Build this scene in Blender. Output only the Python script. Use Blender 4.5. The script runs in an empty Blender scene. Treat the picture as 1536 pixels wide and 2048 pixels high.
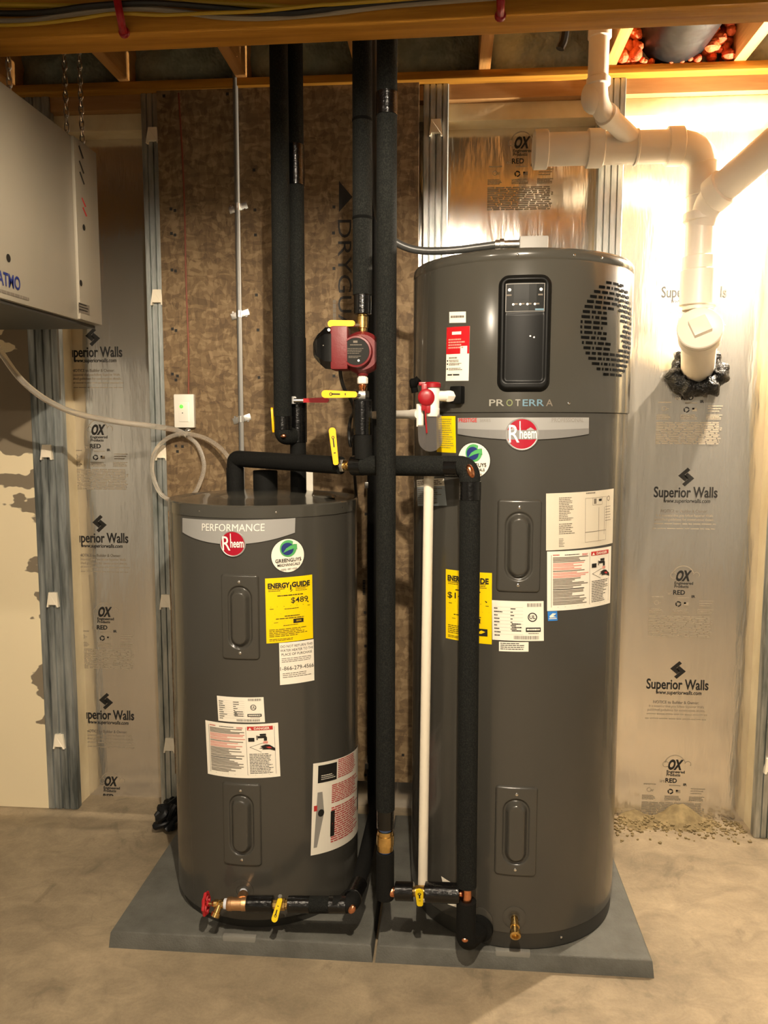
import bpy, bmesh, math, random
from mathutils import Vector, Matrix
random.seed(7)
PI = math.pi
sc = bpy.context.scene
COL = sc.collection

# ------------------------------------------------------------------ camera
F = 1595.0; YAW = .0806; PIT = .1075; ROL = -.0019; CH = 1.479; CD = 2.843
CAMR = Matrix.Rotation(YAW, 3, 'Z') @ Matrix.Rotation(-PIT, 3, 'X') @ Matrix.Rotation(ROL, 3, 'Y')
CAMP = Vector((0, -CD, CH))
cam_data = bpy.data.cameras.new('camera')
cam = bpy.data.objects.new('camera', cam_data); COL.objects.link(cam)
cam.matrix_world = Matrix.Translation(CAMP) @ (CAMR @ Matrix.Rotation(PI/2, 3, 'X')).to_4x4()
cam_data.sensor_fit = 'VERTICAL'; cam_data.sensor_height = 36.0
cam_data.lens = 36.0 * F / 2048.0
cam_data.clip_start = .02
sc.camera = cam

# ------------------------------------------------------------------ world, exposure
w = bpy.data.worlds.new('world'); sc.world = w; w.use_nodes = True
bg = w.node_tree.nodes['Background']
bg.inputs[0].default_value = (1.0, .80, .55, 1); bg.inputs[1].default_value = .02
vs = sc.view_settings
vs.view_transform = 'Standard'; vs.look = 'None'; vs.gamma = 1.0; vs.exposure = 1.0
try: vs.use_curve_mapping = False
except Exception: pass

# the room's lamps (hung bulbs, three under unseen cones added to cut upward light): position, bulb radiance
# last number: height of the shade's rim below the bulb centre (None: bare bulb)
BULBS = [((.05, -2.45, 2.50), 9800.0, .034), ((-1.0, -2.3, 2.50), 1500.0, .036), ((1.14, -.055, 2.20), 6800.0, None),
         ((-.5, -5.0, 2.45), 3600.0, .022)]
WARM = (1.0, .85, .655)

# ------------------------------------------------------------------ helpers
def ray(px, py):
    return CAMR @ Vector(((px-768)/F, 1, (1024-py)/F))
def at(px, py, X=None, Y=None, Z=None):
    """the point seen at a photo pixel that lies in the plane X, Y or Z = const"""
    u = ray(px, py)
    t = (Y-CAMP.y)/u.y if Y is not None else (Z-CAMP.z)/u.z if Z is not None else (X-CAMP.x)/u.x
    return CAMP + u*t

WORLD = {}
def _place(o, c, parent):
    o.location = c - (WORLD[parent.name] if parent else Vector())
    if parent: o.parent = parent
    WORLD[o.name] = Vector(c)

def tag(o, label=None, cat=None, group=None, kind=None):
    if label: o['label'] = label
    if cat: o['category'] = cat
    if group: o['group'] = group
    if kind: o['kind'] = kind
    return o

def thing(name, loc, label=None, cat=None, group=None, kind=None):
    o = bpy.data.objects.new(name, None); COL.objects.link(o)
    o.empty_display_size = .05
    _place(o, Vector(loc), None)
    return tag(o, label, cat, group, kind)

def perp(d):
    d = Vector(d).normalized()
    a = Vector((0, 0, 1)) if abs(d.z) < .9 else Vector((0, -1, 0))
    x = a.cross(d).normalized(); y = d.cross(x).normalized()
    return x, y

def fillet(pts, rad, n=8):
    pts = [Vector(p) for p in pts]
    out = [pts[0]]
    for i in range(1, len(pts)-1):
        a, b, c = pts[i-1], pts[i], pts[i+1]
        d1, d2 = (a-b), (c-b)
        r = min(rad, d1.length*.49, d2.length*.49)
        p, q = b+d1.normalized()*r, b+d2.normalized()*r
        for k in range(n+1):
            t = k/n
            out.append(p*(1-t)**2 + b*2*t*(1-t) + q*t*t)
    out.append(pts[-1])
    return out

def spline(pts, n=8):
    pts = [Vector(p) for p in pts]
    P = [pts[0]*2-pts[1]] + pts + [pts[-1]*2-pts[-2]]
    out = []
    for i in range(1, len(P)-2):
        a, b, c, d = P[i-1:i+3]
        for k in range(n):
            t = k/n
            out.append(.5*((2*b)+(c-a)*t+(2*a-5*b+4*c-d)*t*t+(3*b-a-3*c+d)*t**3))
    out.append(pts[-1])
    return out

class MB:
    """collects shapes, then builds ONE mesh object"""
    def __init__(s): s.v = []; s.f = []; s.m = []
    def add(s, v, f, mi=0):
        n = len(s.v); s.v += [Vector(p) for p in v]
        s.f += [tuple(i+n for i in q) for q in f]; s.m += [mi]*len(f)
        return s
    def lathe(s, p0, d, prof, n=28, mi=0, ang=0.0, cap=True):
        """prof: (distance along d, radius) list, revolved about p0 + t d"""
        p0 = Vector(p0); d = Vector(d).normalized(); x, y = perp(d)
        v = []; f = []
        for t, r in prof:
            for k in range(n):
                a = ang+2*PI*k/n
                v.append(p0+d*t+(x*math.cos(a)+y*math.sin(a))*r)
        for j in range(len(prof)-1):
            for k in range(n):
                k2 = (k+1) % n
                f.append((j*n+k, j*n+k2, (j+1)*n+k2, (j+1)*n+k))
        L = (len(prof)-1)*n
        if cap: f.append(tuple(reversed(range(n)))); f.append(tuple(range(L, L+n)))
        return s.add(v, f, mi)
    def cyl(s, p, q, r, n=24, mi=0, r2=None, bev=0.0):
        p, q = Vector(p), Vector(q); L = (q-p).length; r2 = r if r2 is None else r2
        prof = [(0, r), (L, r2)] if not bev else [(0, r-bev), (bev, r), (L-bev, r2), (L, r2-bev)]
        return s.lathe(p, q-p, prof, n, mi)
    def tube(s, pts, r, n=16, mi=0, closed=False):
        pts = [Vector(p) for p in pts]
        P = [pts[0]]
        for p in pts[1:]:
            if (p-P[-1]).length > 1e-5: P.append(p)
        pts = P; m = len(pts)
        tans = []
        for i in range(m):
            if closed: a, b = pts[i-1], pts[(i+1) % m]
            else: a, b = pts[max(i-1, 0)], pts[min(i+1, m-1)]
            tans.append((b-a).normalized())
        x, y = perp(tans[0]); v = []; f = []
        for i in range(m):
            if i:
                q = tans[i-1].rotation_difference(tans[i]); x = q @ x; y = q @ y
            rr = r(i/(m-1)) if callable(r) else r
            for k in range(n):
                a = 2*PI*k/n
                v.append(pts[i]+(x*math.cos(a)+y*math.sin(a))*rr)
        for j in range(m if closed else m-1):
            for k in range(n):
                k2 = (k+1) % n; j2 = (j+1) % m
                f.append((j*n+k, j*n+k2, j2*n+k2, j2*n+k))
        if not closed:
            f.append(tuple(reversed(range(n)))); f.append(tuple(range((m-1)*n, m*n)))
        return s.add(v, f, mi)
    def box(s, c, size, bev=0.0, rot=None, mi=0):
        c = Vector(c); h = Vector(size)/2
        bm = bmesh.new(); bmesh.ops.create_cube(bm, size=1)
        for q in bm.verts: q.co = Vector((q.co.x*2*h.x, q.co.y*2*h.y, q.co.z*2*h.z))
        if bev: bmesh.ops.bevel(bm, geom=list(bm.edges), offset=bev, segments=2, affect='EDGES', profile=.6)
        bm.verts.index_update()
        v = [(rot @ q.co if rot else q.co)+c for q in bm.verts]
        f = [tuple(q.index for q in p.verts) for p in bm.faces]; bm.free()
        return s.add(v, f, mi)
    def prism(s, poly, dirv, mi=0):
        n = len(poly); d = Vector(dirv); poly = [Vector(p) for p in poly]
        v = poly+[p+d for p in poly]
        f = [tuple(range(n)), tuple(range(2*n-1, n-1, -1))]
        f += [(i, i+n, (i+1) % n+n, (i+1) % n) for i in range(n)]
        return s.add(v, f, mi)
    def ball(s, c, r, sx=1, sy=1, sz=1, n=16, mi=0, rot=None):
        v = []; f = []; c = Vector(c); m = n//2
        for j in range(m+1):
            t = PI*j/m
            for k in range(n):
                a = 2*PI*k/n
                p = Vector((math.sin(t)*math.cos(a)*sx*r, math.sin(t)*math.sin(a)*sy*r, math.cos(t)*sz*r))
                v.append(c+(rot @ p if rot else p))
        for j in range(m):
            for k in range(n):
                k2 = (k+1) % n
                f.append((j*n+k, (j+1)*n+k, (j+1)*n+k2, j*n+k2))
        return s.add(v, f, mi)
    def build(s, name, mats, parent=None, smooth=True, label=None, cat=None, group=None, kind=None, sharp=38):
        if not isinstance(mats, (list, tuple)): mats = [mats]
        lo = Vector([min(p[i] for p in s.v) for i in range(3)])
        hi = Vector([max(p[i] for p in s.v) for i in range(3)])
        c = Vector(((lo.x+hi.x)/2, (lo.y+hi.y)/2, lo.z))
        me = bpy.data.meshes.new(name)
        me.from_pydata([p-c for p in s.v], [], s.f)
        bm = bmesh.new(); bm.from_mesh(me)
        bmesh.ops.recalc_face_normals(bm, faces=bm.faces) if len(bm.faces) < 60000 else None
        bm.to_mesh(me); bm.free()
        for m in mats: me.materials.append(m)
        for p, mi in zip(me.polygons, s.m):
            p.material_index = mi; p.use_smooth = smooth
        if smooth: me.set_sharp_from_angle(angle=math.radians(sharp))
        o = bpy.data.objects.new(name, me); COL.objects.link(o)
        _place(o, c, parent)
        return tag(o, label, cat, group, kind)

# ------------------------------------------------------------------ materials
def lin(c):
    f = lambda x: x/12.92 if x <= .04045 else ((x+.055)/1.055)**2.4
    return tuple(f(x/255) for x in c)+(1,)
def hexc(h): return lin((int(h[0:2], 16), int(h[2:4], 16), int(h[4:6], 16)))

def mat(name, col, rough=.5, metal=0.0, col2=None, scale=(8, 8, 8), detail=4.0, contrast=(.35, .65),
        bump=0.0, bscale=None, spec=.5, trans=0.0, ior=1.45, emit=None, estr=0.0, coat=0.0, rough2=None, bdetail=3.0, bdist=.02):
    m = bpy.data.materials.new(name); m.use_nodes = True
    nt = m.node_tree; N = nt.nodes; L = nt.links
    b = N['Principled BSDF']
    c1 = hexc(col) if isinstance(col, str) else tuple(col)+(1,)
    b.inputs['Base Color'].default_value = c1
    b.inputs['Roughness'].default_value = rough
    b.inputs['Metallic'].default_value = metal
    b.inputs['Specular IOR Level'].default_value = spec
    b.inputs['IOR'].default_value = ior
    b.inputs['Transmission Weight'].default_value = trans
    b.inputs['Coat Weight'].default_value = coat
    if emit:
        b.inputs['Emission Color'].default_value = tuple(emit)+(1,)
        b.inputs['Emission Strength'].default_value = estr
    tc = N.new('ShaderNodeTexCoord')
    def noise(sc_, det):
        mp = N.new('ShaderNodeMapping'); mp.inputs['Scale'].default_value = sc_
        L.new(tc.outputs['Object'], mp.inputs['Vector'])
        nz = N.new('ShaderNodeTexNoise'); nz.inputs['Scale'].default_value = 1.0
        nz.inputs['Detail'].default_value = det; nz.inputs['Roughness'].default_value = .6
        L.new(mp.outputs['Vector'], nz.inputs['Vector'])
        return nz
    if col2 or rough2 is not None:
        nz = noise(scale, detail)
        mr = N.new('ShaderNodeMapRange'); mr.inputs[1].default_value = contrast[0]; mr.inputs[2].default_value = contrast[1]
        L.new(nz.outputs['Fac'], mr.inputs[0])
        if col2:
            mx = N.new('ShaderNodeMix'); mx.data_type = 'RGBA'
            mx.inputs['A'].default_value = c1; mx.inputs['B'].default_value = hexc(col2)
            L.new(mr.outputs[0], mx.inputs['Factor']); L.new(mx.outputs['Result'], b.inputs['Base Color'])
        if rough2 is not None:
            m2 = N.new('ShaderNodeMapRange'); m2.inputs[3].default_value = rough; m2.inputs[4].default_value = rough2
            L.new(mr.outputs[0], m2.inputs[0]); L.new(m2.outputs[0], b.inputs['Roughness'])
    if bump:
        nb = noise(bscale or scale, bdetail)
        bp = N.new('ShaderNodeBump'); bp.inputs['Strength'].default_value = bump; bp.inputs['Distance'].default_value = bdist
        L.new(nb.outputs['Fac'], bp.inputs['Height']); L.new(bp.outputs['Normal'], b.inputs['Normal'])
    return m

M = {}
M['pad'] = mat('grey_pad', '5F5E58', .7, col2='504F49', scale=(14, 14, 14), detail=6, bump=.2, bscale=(180, 180, 180))
M['pad_plate'] = mat('grey_pad_plate', '7C7A73', .55)
M['tank'] = mat('grey_enamel', '3E3C37', .22, spec=.5, coat=.25)
M['tank_lid'] = mat('grey_enamel_lid', '403E38', .2, coat=.4)
M['tank_base'] = mat('dark_base_ring', '2F2E2A', .5)
M['black_plastic'] = mat('black_plastic', '0C0C0B', .42, spec=.22)
M['black_gloss'] = mat('black_gloss', '0C0C0C', .12, coat=.5)
M['black_rubber'] = mat('black_rubber', '0A0A09', .9, spec=.1)
M['foam_sleeve'] = mat('black_foam_sleeve', '101110', .9, col2='252622', scale=(420, 420, 260), detail=2, contrast=(.42, .72), bump=.3, bscale=(300, 300, 300), bdist=.004, spec=.2)
M['foam_dark'] = mat('black_foam_dark', '0B0B0A', .8, col2='161614', scale=(300, 300, 300), spec=.2)
M['tape'] = mat('black_vinyl_tape', '090909', .2, bump=.35, bscale=(60, 60, 120), bdist=.004, spec=.6)
M['copper'] = mat('copper', (.75, .32, .16), .22, metal=1.0, col2='7A3B1E', scale=(60, 60, 60), contrast=(.45, .8))
M['brass'] = mat('brass', (.78, .53, .20), .27, metal=1.0, col2='8A6A2B', scale=(40, 40, 40), contrast=(.4, .8))
M['bronze'] = mat('cast_bronze', (.62, .36, .18), .42, metal=1.0, bump=.2, bscale=(200, 200, 200), bdist=.003)
M['chrome'] = mat('chrome', (.78, .77, .74), .16, metal=1.0)
M['blue_tape'] = mat('blue_thread_tape', '4E6FB0', .5)
M['teflon'] = mat('white_thread_sealant', 'C9CBD2', .5)
M['yellow'] = mat('yellow_vinyl_grip', 'F2B705', .38)
M['yellow2'] = mat('yellow_lemon_grip', 'E3C50E', .38)
M['red_grip'] = mat('red_vinyl_grip', 'A3121A', .38)
M['red_wheel'] = mat('red_wheel_enamel', 'A81B22', .4)
M['red_plastic'] = mat('red_plastic', '8C0F19', .38)
M['pump_red'] = mat('pump_red_casting', '681B1E', .45, bump=.12, bscale=(120, 120, 120), bdist=.004)
M['pump_face'] = mat('pump_face_plate', '1C1C19', .6, spec=.2)
M['pvc'] = mat('white_pvc', 'E6DDCE', .35)
M['pvc2'] = mat('white_cpvc', 'DDD3BF', .4)
M['pvc_cond'] = mat('grey_white_pvc', 'CFC9BD', .4)
M['mastic'] = mat('black_mastic', '0B0B0B', .45, bump=1.0, bscale=(45, 45, 45), bdist=.02)
M['clear'] = mat('clear_plastic', (.62, .58, .56), .08, trans=.9, ior=1.12)
M['hose'] = mat('clear_vinyl_hose', (.84, .77, .66), .2, trans=.78, ior=1.3)
M['white_paint'] = mat('white_powder_coat', '948D7E', .3, spec=.5, bump=.03, bscale=(3, 3, 3))
M['white_paint2'] = mat('white_panel', '8F8778', .4)
M['white_plastic'] = mat('white_plastic', 'E4DED0', .4)
M['grey_plastic'] = mat('grey_plastic', '8B8780', .5)
M['galv'] = mat('galvanised_steel', (.60, .62, .60), .34, metal=.85, col2='7C827D', scale=(30, 30, 5), contrast=(.3, .7), bump=.08, bscale=(40, 40, 6), rough2=.5)
M['galv_old'] = mat('stained_galvanised_steel', (.50, .53, .52), .42, metal=.75, col2='5E6361', scale=(26, 26, 2.6), contrast=(.34, .66), bump=.08, bscale=(40, 40, 6), rough2=.6)
M['zinc'] = mat('zinc_steel', (.66, .65, .62), .28, metal=1.0)
M['emt'] = mat('emt_conduit', (.20, .195, .18), .5, metal=.5)
M['foam_board'] = mat('cream_foam', 'E2D3B0', .75, col2='CDBB93', scale=(5, 5, 3), bump=.06, bscale=(30, 30, 30))
M['clip'] = mat('cream_clip', 'EADFC8', .5)
M['lumber'] = mat('pine_lumber', 'B5802C', .8, col2='8E601C', scale=(2.2, 38, 38), detail=5, contrast=(.3, .7), spec=.2, bump=.1, bscale=(3, 60, 60))
M['joist'] = mat('pine_joist', 'C79455', .6, col2='A87338', scale=(38, 2.2, 38), detail=5, contrast=(.3, .7), bump=.1, bscale=(60, 3, 60))
M['plate_wood'] = mat('brown_plate_wood', 'AE8553', .7, col2='8C6438', scale=(3, 20, 30), detail=6, contrast=(.3, .7))
M['subfloor'] = mat('subfloor_board', '6E604A', .8, col2='4E4332', scale=(9, 9, 9), detail=5)
M['spray_foam'] = mat('grey_green_insulation', '8F9484', .85, col2='696E60', scale=(7, 7, 7), detail=6, bump=.5, bscale=(14, 14, 14), bdist=.05)
M['orange_foam'] = mat('orange_foam', 'D9622A', .7, col2='B2431A', scale=(14, 14, 14), bump=.6, bscale=(22, 22, 22), bdist=.03)
M['black_poly'] = mat('black_poly_film', '0F1011', .42, bump=.4, bscale=(6, 6, 10), bdist=.03, spec=.3)
M['cable_y'] = mat('yellow_cable', 'A88A22', .45)
M['cable_w'] = mat('grey_white_cable', '8A8070', .5)
M['cable_b'] = mat('black_cable', '1A1917', .5)
M['cable_r'] = mat('brown_red_wire', '7A3A24', .5)
M['led'] = mat('green_led', (.03, .35, .02), .3, emit=(.12, 1.0, .05), estr=.8)
M['bulb'] = None
M['ink'] = mat('black_ink', '1A1814', .6)
M['ink_soft'] = mat('grey_ink', '6F665A', .7)
M['ink_faint'] = mat('faint_print_ink', '978B77', .7)
M['ink_red'] = mat('red_ink', 'B5322E', .55)
M['ink_pink'] = mat('pink_ink', 'D08A7C', .6)
M['paper'] = mat('white_label_paper', 'E6DFCF', .45)
M['paper2'] = mat('cream_label_paper', 'CEC5B1', .45)
M['ylabel'] = mat('yellow_label', 'E9C800', .4)
M['red_label'] = mat('red_label', 'B3161D', .4)
M['blue_label'] = mat('blue_label', '2F78C4', .4)
M['blue_ink'] = mat('navy_ink', '1F2C6B', .5)
M['green_ink'] = mat('green_ink', '4FA05A', .5)
M['silver'] = mat('silver_badge', (.36, .355, .34), .32, metal=.25)
M['silver2'] = mat('silver_badge_shade', (.23, .225, .215), .33, metal=.25)
M['badge_red'] = mat('badge_red', '9C0F26', .22, coat=.5)
M['pale_ink'] = mat('pale_lettering', 'E8E5DC', .35)
M['teal_ink'] = mat('teal_lettering', '5F7F90', .4)
M['lime_ink'] = mat('lime_lettering', '70784A', .4)
M['dull_ink'] = mat('dull_lettering', '8E8C82', .4)
M['foil_tag'] = mat('foil_tag', '8E979B', .45)
M['lcd'] = mat('display_glass', '0C0D0A', .4, spec=.2)
M['dirt'] = mat('dirt', '8A7854', .9, col2='6A5B3E', scale=(30, 30, 30))
M['porcelain'] = mat('porcelain', 'E8E2D6', .3)
M['rear_concrete'] = mat('rear_concrete', 'A6A7A5', .8, col2='8C8D8B', scale=(2, 2, 2))

def foil_mat():
    """foil facer of the insulation board: creased, mirror-like metal film"""
    m = mat('foil_facing', (.80, .76, .69), .11, metal=.88, rough2=.22, scale=(3, 3, 1), detail=2, contrast=(.3, .7))
    nt = m.node_tree; N = nt.nodes; L = nt.links; b = N['Principled BSDF']
    tc = N.new('ShaderNodeTexCoord')
    prev = None
    for scl, det, st, dist in (((4.5, 4.5, 1.1), 2, .30, .03), ((30, 30, 5), 3, .42, .005)):
        mp = N.new('ShaderNodeMapping'); mp.inputs['Scale'].default_value = scl
        mp.inputs['Rotation'].default_value = (0, .25, 0)
        L.new(tc.outputs['Object'], mp.inputs['Vector'])
        nz = N.new('ShaderNodeTexNoise'); nz.inputs['Scale'].default_value = 1; nz.inputs['Detail'].default_value = det
        L.new(mp.outputs['Vector'], nz.inputs['Vector'])
        bp = N.new('ShaderNodeBump'); bp.inputs['Strength'].default_value = st; bp.inputs['Distance'].default_value = dist
        L.new(nz.outputs['Fac'], bp.inputs['Height'])
        if prev: L.new(prev.outputs['Normal'], bp.inputs['Normal'])
        prev = bp
    L.new(prev.outputs['Normal'], b.inputs['Normal'])
    return m
M['foil'] = foil_mat()

def osb_mat():
    m = mat('oriented_strand_board', '8E6E48', .72)
    nt = m.node_tree; N = nt.nodes; L = nt.links; b = N['Principled BSDF']
    tc = N.new('ShaderNodeTexCoord')
    wn = N.new('ShaderNodeTexNoise'); wn.inputs['Scale'].default_value = 9; wn.inputs['Detail'].default_value = 2
    L.new(tc.outputs['Object'], wn.inputs['Vector'])
    wa = N.new('ShaderNodeVectorMath'); wa.operation = 'MULTIPLY_ADD'
    wa.inputs[1].default_value = (.05, .05, .05); L.new(wn.outputs['Color'], wa.inputs[0]); L.new(tc.outputs['Object'], wa.inputs[2])
    vals = []
    for scl, rt in (((24, 24, 80), .5), ((85, 85, 24), -.3), ((46, 46, 46), .2)):
        mp = N.new('ShaderNodeMapping'); mp.inputs['Scale'].default_value = scl; mp.inputs['Rotation'].default_value = (0, rt, 0)
        L.new(wa.outputs[0], mp.inputs['Vector'])
        vo = N.new('ShaderNodeTexVoronoi'); vo.inputs['Scale'].default_value = 1.0
        L.new(mp.outputs['Vector'], vo.inputs['Vector'])
        sp = N.new('ShaderNodeSeparateColor'); L.new(vo.outputs['Color'], sp.inputs[0]); vals.append(sp.outputs[0])
    a1 = N.new('ShaderNodeMath'); a1.operation = 'ADD'; L.new(vals[0], a1.inputs[0]); L.new(vals[1], a1.inputs[1])
    a2 = N.new('ShaderNodeMath'); a2.operation = 'ADD'; L.new(a1.outputs[0], a2.inputs[0]); L.new(vals[2], a2.inputs[1])
    a3 = N.new('ShaderNodeMath'); a3.operation = 'MULTIPLY'; a3.inputs[1].default_value = 1/3; L.new(a2.outputs[0], a3.inputs[0])
    cr = N.new('ShaderNodeValToRGB'); e = cr.color_ramp.elements
    e[0].position = .15; e[0].color = hexc('57452F'); e[1].position = .85; e[1].color = hexc('8A7455')
    k = cr.color_ramp.elements.new(.5); k.color = hexc('705B3F')
    L.new(a3.outputs[0], cr.inputs[0]); L.new(cr.outputs['Color'], b.inputs['Base Color'])
    bp = N.new('ShaderNodeBump'); bp.inputs['Strength'].default_value = .15; bp.inputs['Distance'].default_value = .01
    L.new(a3.outputs[0], bp.inputs['Height']); L.new(bp.outputs['Normal'], b.inputs['Normal'])
    return m
M['osb'] = osb_mat()

def floor_mat():
    """trowelled concrete: broad clouds, mid blotches, fine grit and darker scuffs"""
    m = mat('concrete_floor', '8F8067', .66)
    nt = m.node_tree; N = nt.nodes; L = nt.links; b = N['Principled BSDF']
    tc = N.new('ShaderNodeTexCoord')
    def nz(scl, det, rg, lo, hi, dist=0.0):
        mp = N.new('ShaderNodeMapping'); mp.inputs['Scale'].default_value = scl; L.new(tc.outputs['Object'], mp.inputs['Vector'])
        n = N.new('ShaderNodeTexNoise'); n.inputs['Scale'].default_value = 1; n.inputs['Detail'].default_value = det
        n.inputs['Roughness'].default_value = .65; n.inputs['Distortion'].default_value = dist; L.new(mp.outputs['Vector'], n.inputs['Vector'])
        r = N.new('ShaderNodeMapRange'); r.inputs[1].default_value = rg[0]; r.inputs[2].default_value = rg[1]
        r.inputs[3].default_value = lo; r.inputs[4].default_value = hi; L.new(n.outputs['Fac'], r.inputs[0]); return r.outputs[0], n
    a, _ = nz((1.6, 1.9, 1), 5, (.3, .7), .62, 1.25)
    c, _ = nz((9, 12, 1), 8, (.3, .7), .74, 1.18, .8)
    d, nd = nz((110, 110, 1), 3, (.25, .75), .90, 1.08)
    e, _ = nz((5, 3, 1), 9, (.58, .66), 1.0, .74, 1.5)
    x = a
    for y in (c, d, e):
        q = N.new('ShaderNodeMath'); q.operation = 'MULTIPLY'; L.new(x, q.inputs[0]); L.new(y, q.inputs[1]); x = q.outputs[0]
    mx = N.new('ShaderNodeVectorMath'); mx.operation = 'SCALE'; mx.inputs[0].default_value = hexc('93836A')[:3]
    L.new(x, mx.inputs['Scale']); L.new(mx.outputs[0], b.inputs['Base Color'])
    bp = N.new('ShaderNodeBump'); bp.inputs['Strength'].default_value = .25; bp.inputs['Distance'].default_value = .004
    L.new(nd.outputs['Fac'], bp.inputs['Height']); L.new(bp.outputs['Normal'], b.inputs['Normal'])
    return m
M['concrete'] = floor_mat()

def stained_foam_mat():
    """cream board with grey adhesive smears that spread in from the stud edge (local +X)"""
    m = mat('stained_cream_board', 'E6D6B2', .75)
    nt = m.node_tree; N = nt.nodes; L = nt.links; b = N['Principled BSDF']
    tc = N.new('ShaderNodeTexCoord'); sp = N.new('ShaderNodeSeparateXYZ'); L.new(tc.outputs['Object'], sp.inputs[0])
    mp = N.new('ShaderNodeMapping'); mp.inputs['Scale'].default_value = (5, 5, 8); L.new(tc.outputs['Object'], mp.inputs['Vector'])
    nz = N.new('ShaderNodeTexNoise'); nz.inputs['Scale'].default_value = 1.3; nz.inputs['Detail'].default_value = 3
    L.new(mp.outputs['Vector'], nz.inputs['Vector'])
    # height: smears reach further from the edge higher up
    mz = N.new('ShaderNodeMapRange'); mz.inputs[1].default_value = .9; mz.inputs[2].default_value = 1.6
    mz.inputs[3].default_value = -.10; mz.inputs[4].default_value = .09; L.new(sp.outputs['Z'], mz.inputs[0])
    mx_ = N.new('ShaderNodeMapRange'); mx_.inputs[1].default_value = .63; mx_.inputs[2].default_value = .87
    mx_.inputs[3].default_value = -.12; mx_.inputs[4].default_value = .16; L.new(sp.outputs['X'], mx_.inputs[0])
    s1 = N.new('ShaderNodeMath'); s1.operation = 'ADD'; L.new(mz.outputs[0], s1.inputs[0]); L.new(mx_.outputs[0], s1.inputs[1])
    s2 = N.new('ShaderNodeMath'); s2.operation = 'ADD'; L.new(s1.outputs[0], s2.inputs[0]); L.new(nz.outputs['Fac'], s2.inputs[1])
    mr = N.new('ShaderNodeMapRange'); mr.inputs[1].default_value = .59; mr.inputs[2].default_value = .605; L.new(s2.outputs[0], mr.inputs[0])
    mx = N.new('ShaderNodeMix'); mx.data_type = 'RGBA'; mx.inputs['A'].default_value = hexc('E6D6B2'); mx.inputs['B'].default_value = hexc('7F7360')
    L.new(mr.outputs[0], mx.inputs['Factor']); L.new(mx.outputs['Result'], b.inputs['Base Color'])
    return m
M['stained'] = stained_foam_mat()

# ------------------------------------------------------------------ flat print
_tc = {}
def text_geo(s, bold=0.0):
    k = (s, bold)
    if k in _tc: return _tc[k]
    cu = bpy.data.curves.new('t', 'FONT'); cu.body = s; cu.size = 1.0; cu.resolution_u = 3; cu.offset = bold
    ob = bpy.data.objects.new('t', cu); COL.objects.link(ob)
    dg = bpy.context.evaluated_depsgraph_get(); dg.update()
    me = bpy.data.meshes.new_from_object(ob.evaluated_get(dg))
    v = [(p.co.x, p.co.y) for p in me.vertices]; f = [tuple(p.vertices) for p in me.polygons]
    bpy.data.objects.remove(ob); bpy.data.curves.remove(cu); bpy.data.meshes.remove(me)
    xs = [p[0] for p in v] or [0]; x0, x1 = min(xs), max(xs)
    v = [(a-x0, b_) for a, b_ in v]
    _tc[k] = (v, f, max(x1-x0, 1e-6)); return _tc[k]

class Decal:
    """print laid on a surface; fn(u right, v up, lift) -> world point; W x H in metres, unit coords from top left"""
    def __init__(s, fn, W, H, lift=.0006):
        s.fn = fn; s.W = W; s.H = H; s.l = lift; s.mb = MB(); s.mats = []; s.rng = random.Random(int(W*1e5)+int(H*1e4))
    def mi(s, m):
        if m not in s.mats: s.mats.append(m)
        return s.mats.index(m)
    def p(s, x, y, k): return s.fn((x-.5)*s.W, (.5-y)*s.H, s.l*k)
    def rect(s, x0, y0, x1, y1, m, k=1, step=.02):
        n = max(1, int(abs(x1-x0)*s.W/step)+1)
        v = []; f = []
        for i in range(n+1):
            x = x0+(x1-x0)*i/n; v += [s.p(x, y1, k), s.p(x, y0, k)]
        for i in range(n): f.append((2*i, 2*i+2, 2*i+3, 2*i+1))
        s.mb.add(v, f, s.mi(m)); return s
    def poly(s, pts, m, k=1):
        s.mb.add([s.p(x, y, k) for x, y in pts], [tuple(range(len(pts)))], s.mi(m)); return s
    def disc(s, x, y, r, m, k=1, r_in=0.0, n=32, a0=0, a1=2*PI):
        """r in metres"""
        v = []; f = []; full = abs(a1-a0) > 6.28
        for i in range(n+1):
            a = a0+(a1-a0)*i/n
            for q in (r_in, r): v.append(s.p(x+q*math.cos(a)/s.W, y-q*math.sin(a)/s.H, k))
        for i in range(n): f.append((2*i, 2*i+1, 2*i+3, 2*i+2))
        s.mb.add(v, f, s.mi(m)); return s
    def text(s, t, x, y, h, m, k=2, width=None, align='C', bold=0.0, shear=0.0):
        """x,y: baseline anchor in unit coords; h: letter size (m); width: total width (m)"""
        v, f, w = text_geo(t, bold); sx = (width/w) if width else h; wd = w*sx
        ox = {'C': -wd/2, 'L': 0, 'R': -wd}[align]
        s.mb.add([s.fn((x-.5)*s.W+ox+a*sx+b_*h*shear, (.5-y)*s.H+b_*h, s.l*k) for a, b_ in v], f, s.mi(m)); return s
    def lines(s, x0, y0, x1, y1, n, m, k=2, fill=.5, ragged=.3, word=True):
        g = s.rng; dy = (y1-y0)/n
        for i in range(n):
            y = y0+dy*i; xe = x1-(x1-x0)*ragged*g.random()
            if not word: s.rect(x0, y, xe, y+dy*fill, m, k); continue
            x = x0
            while x < xe:
                q = min(x+(x1-x0)*(.05+.13*g.random()), xe); s.rect(x, y, q, y+dy*fill, m, k); x = q+(x1-x0)*.018
        return s
    def build(s, name, parent, label=None):
        return s.mb.build(name, [M[q] for q in s.mats], parent, smooth=False, label=label)

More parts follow.
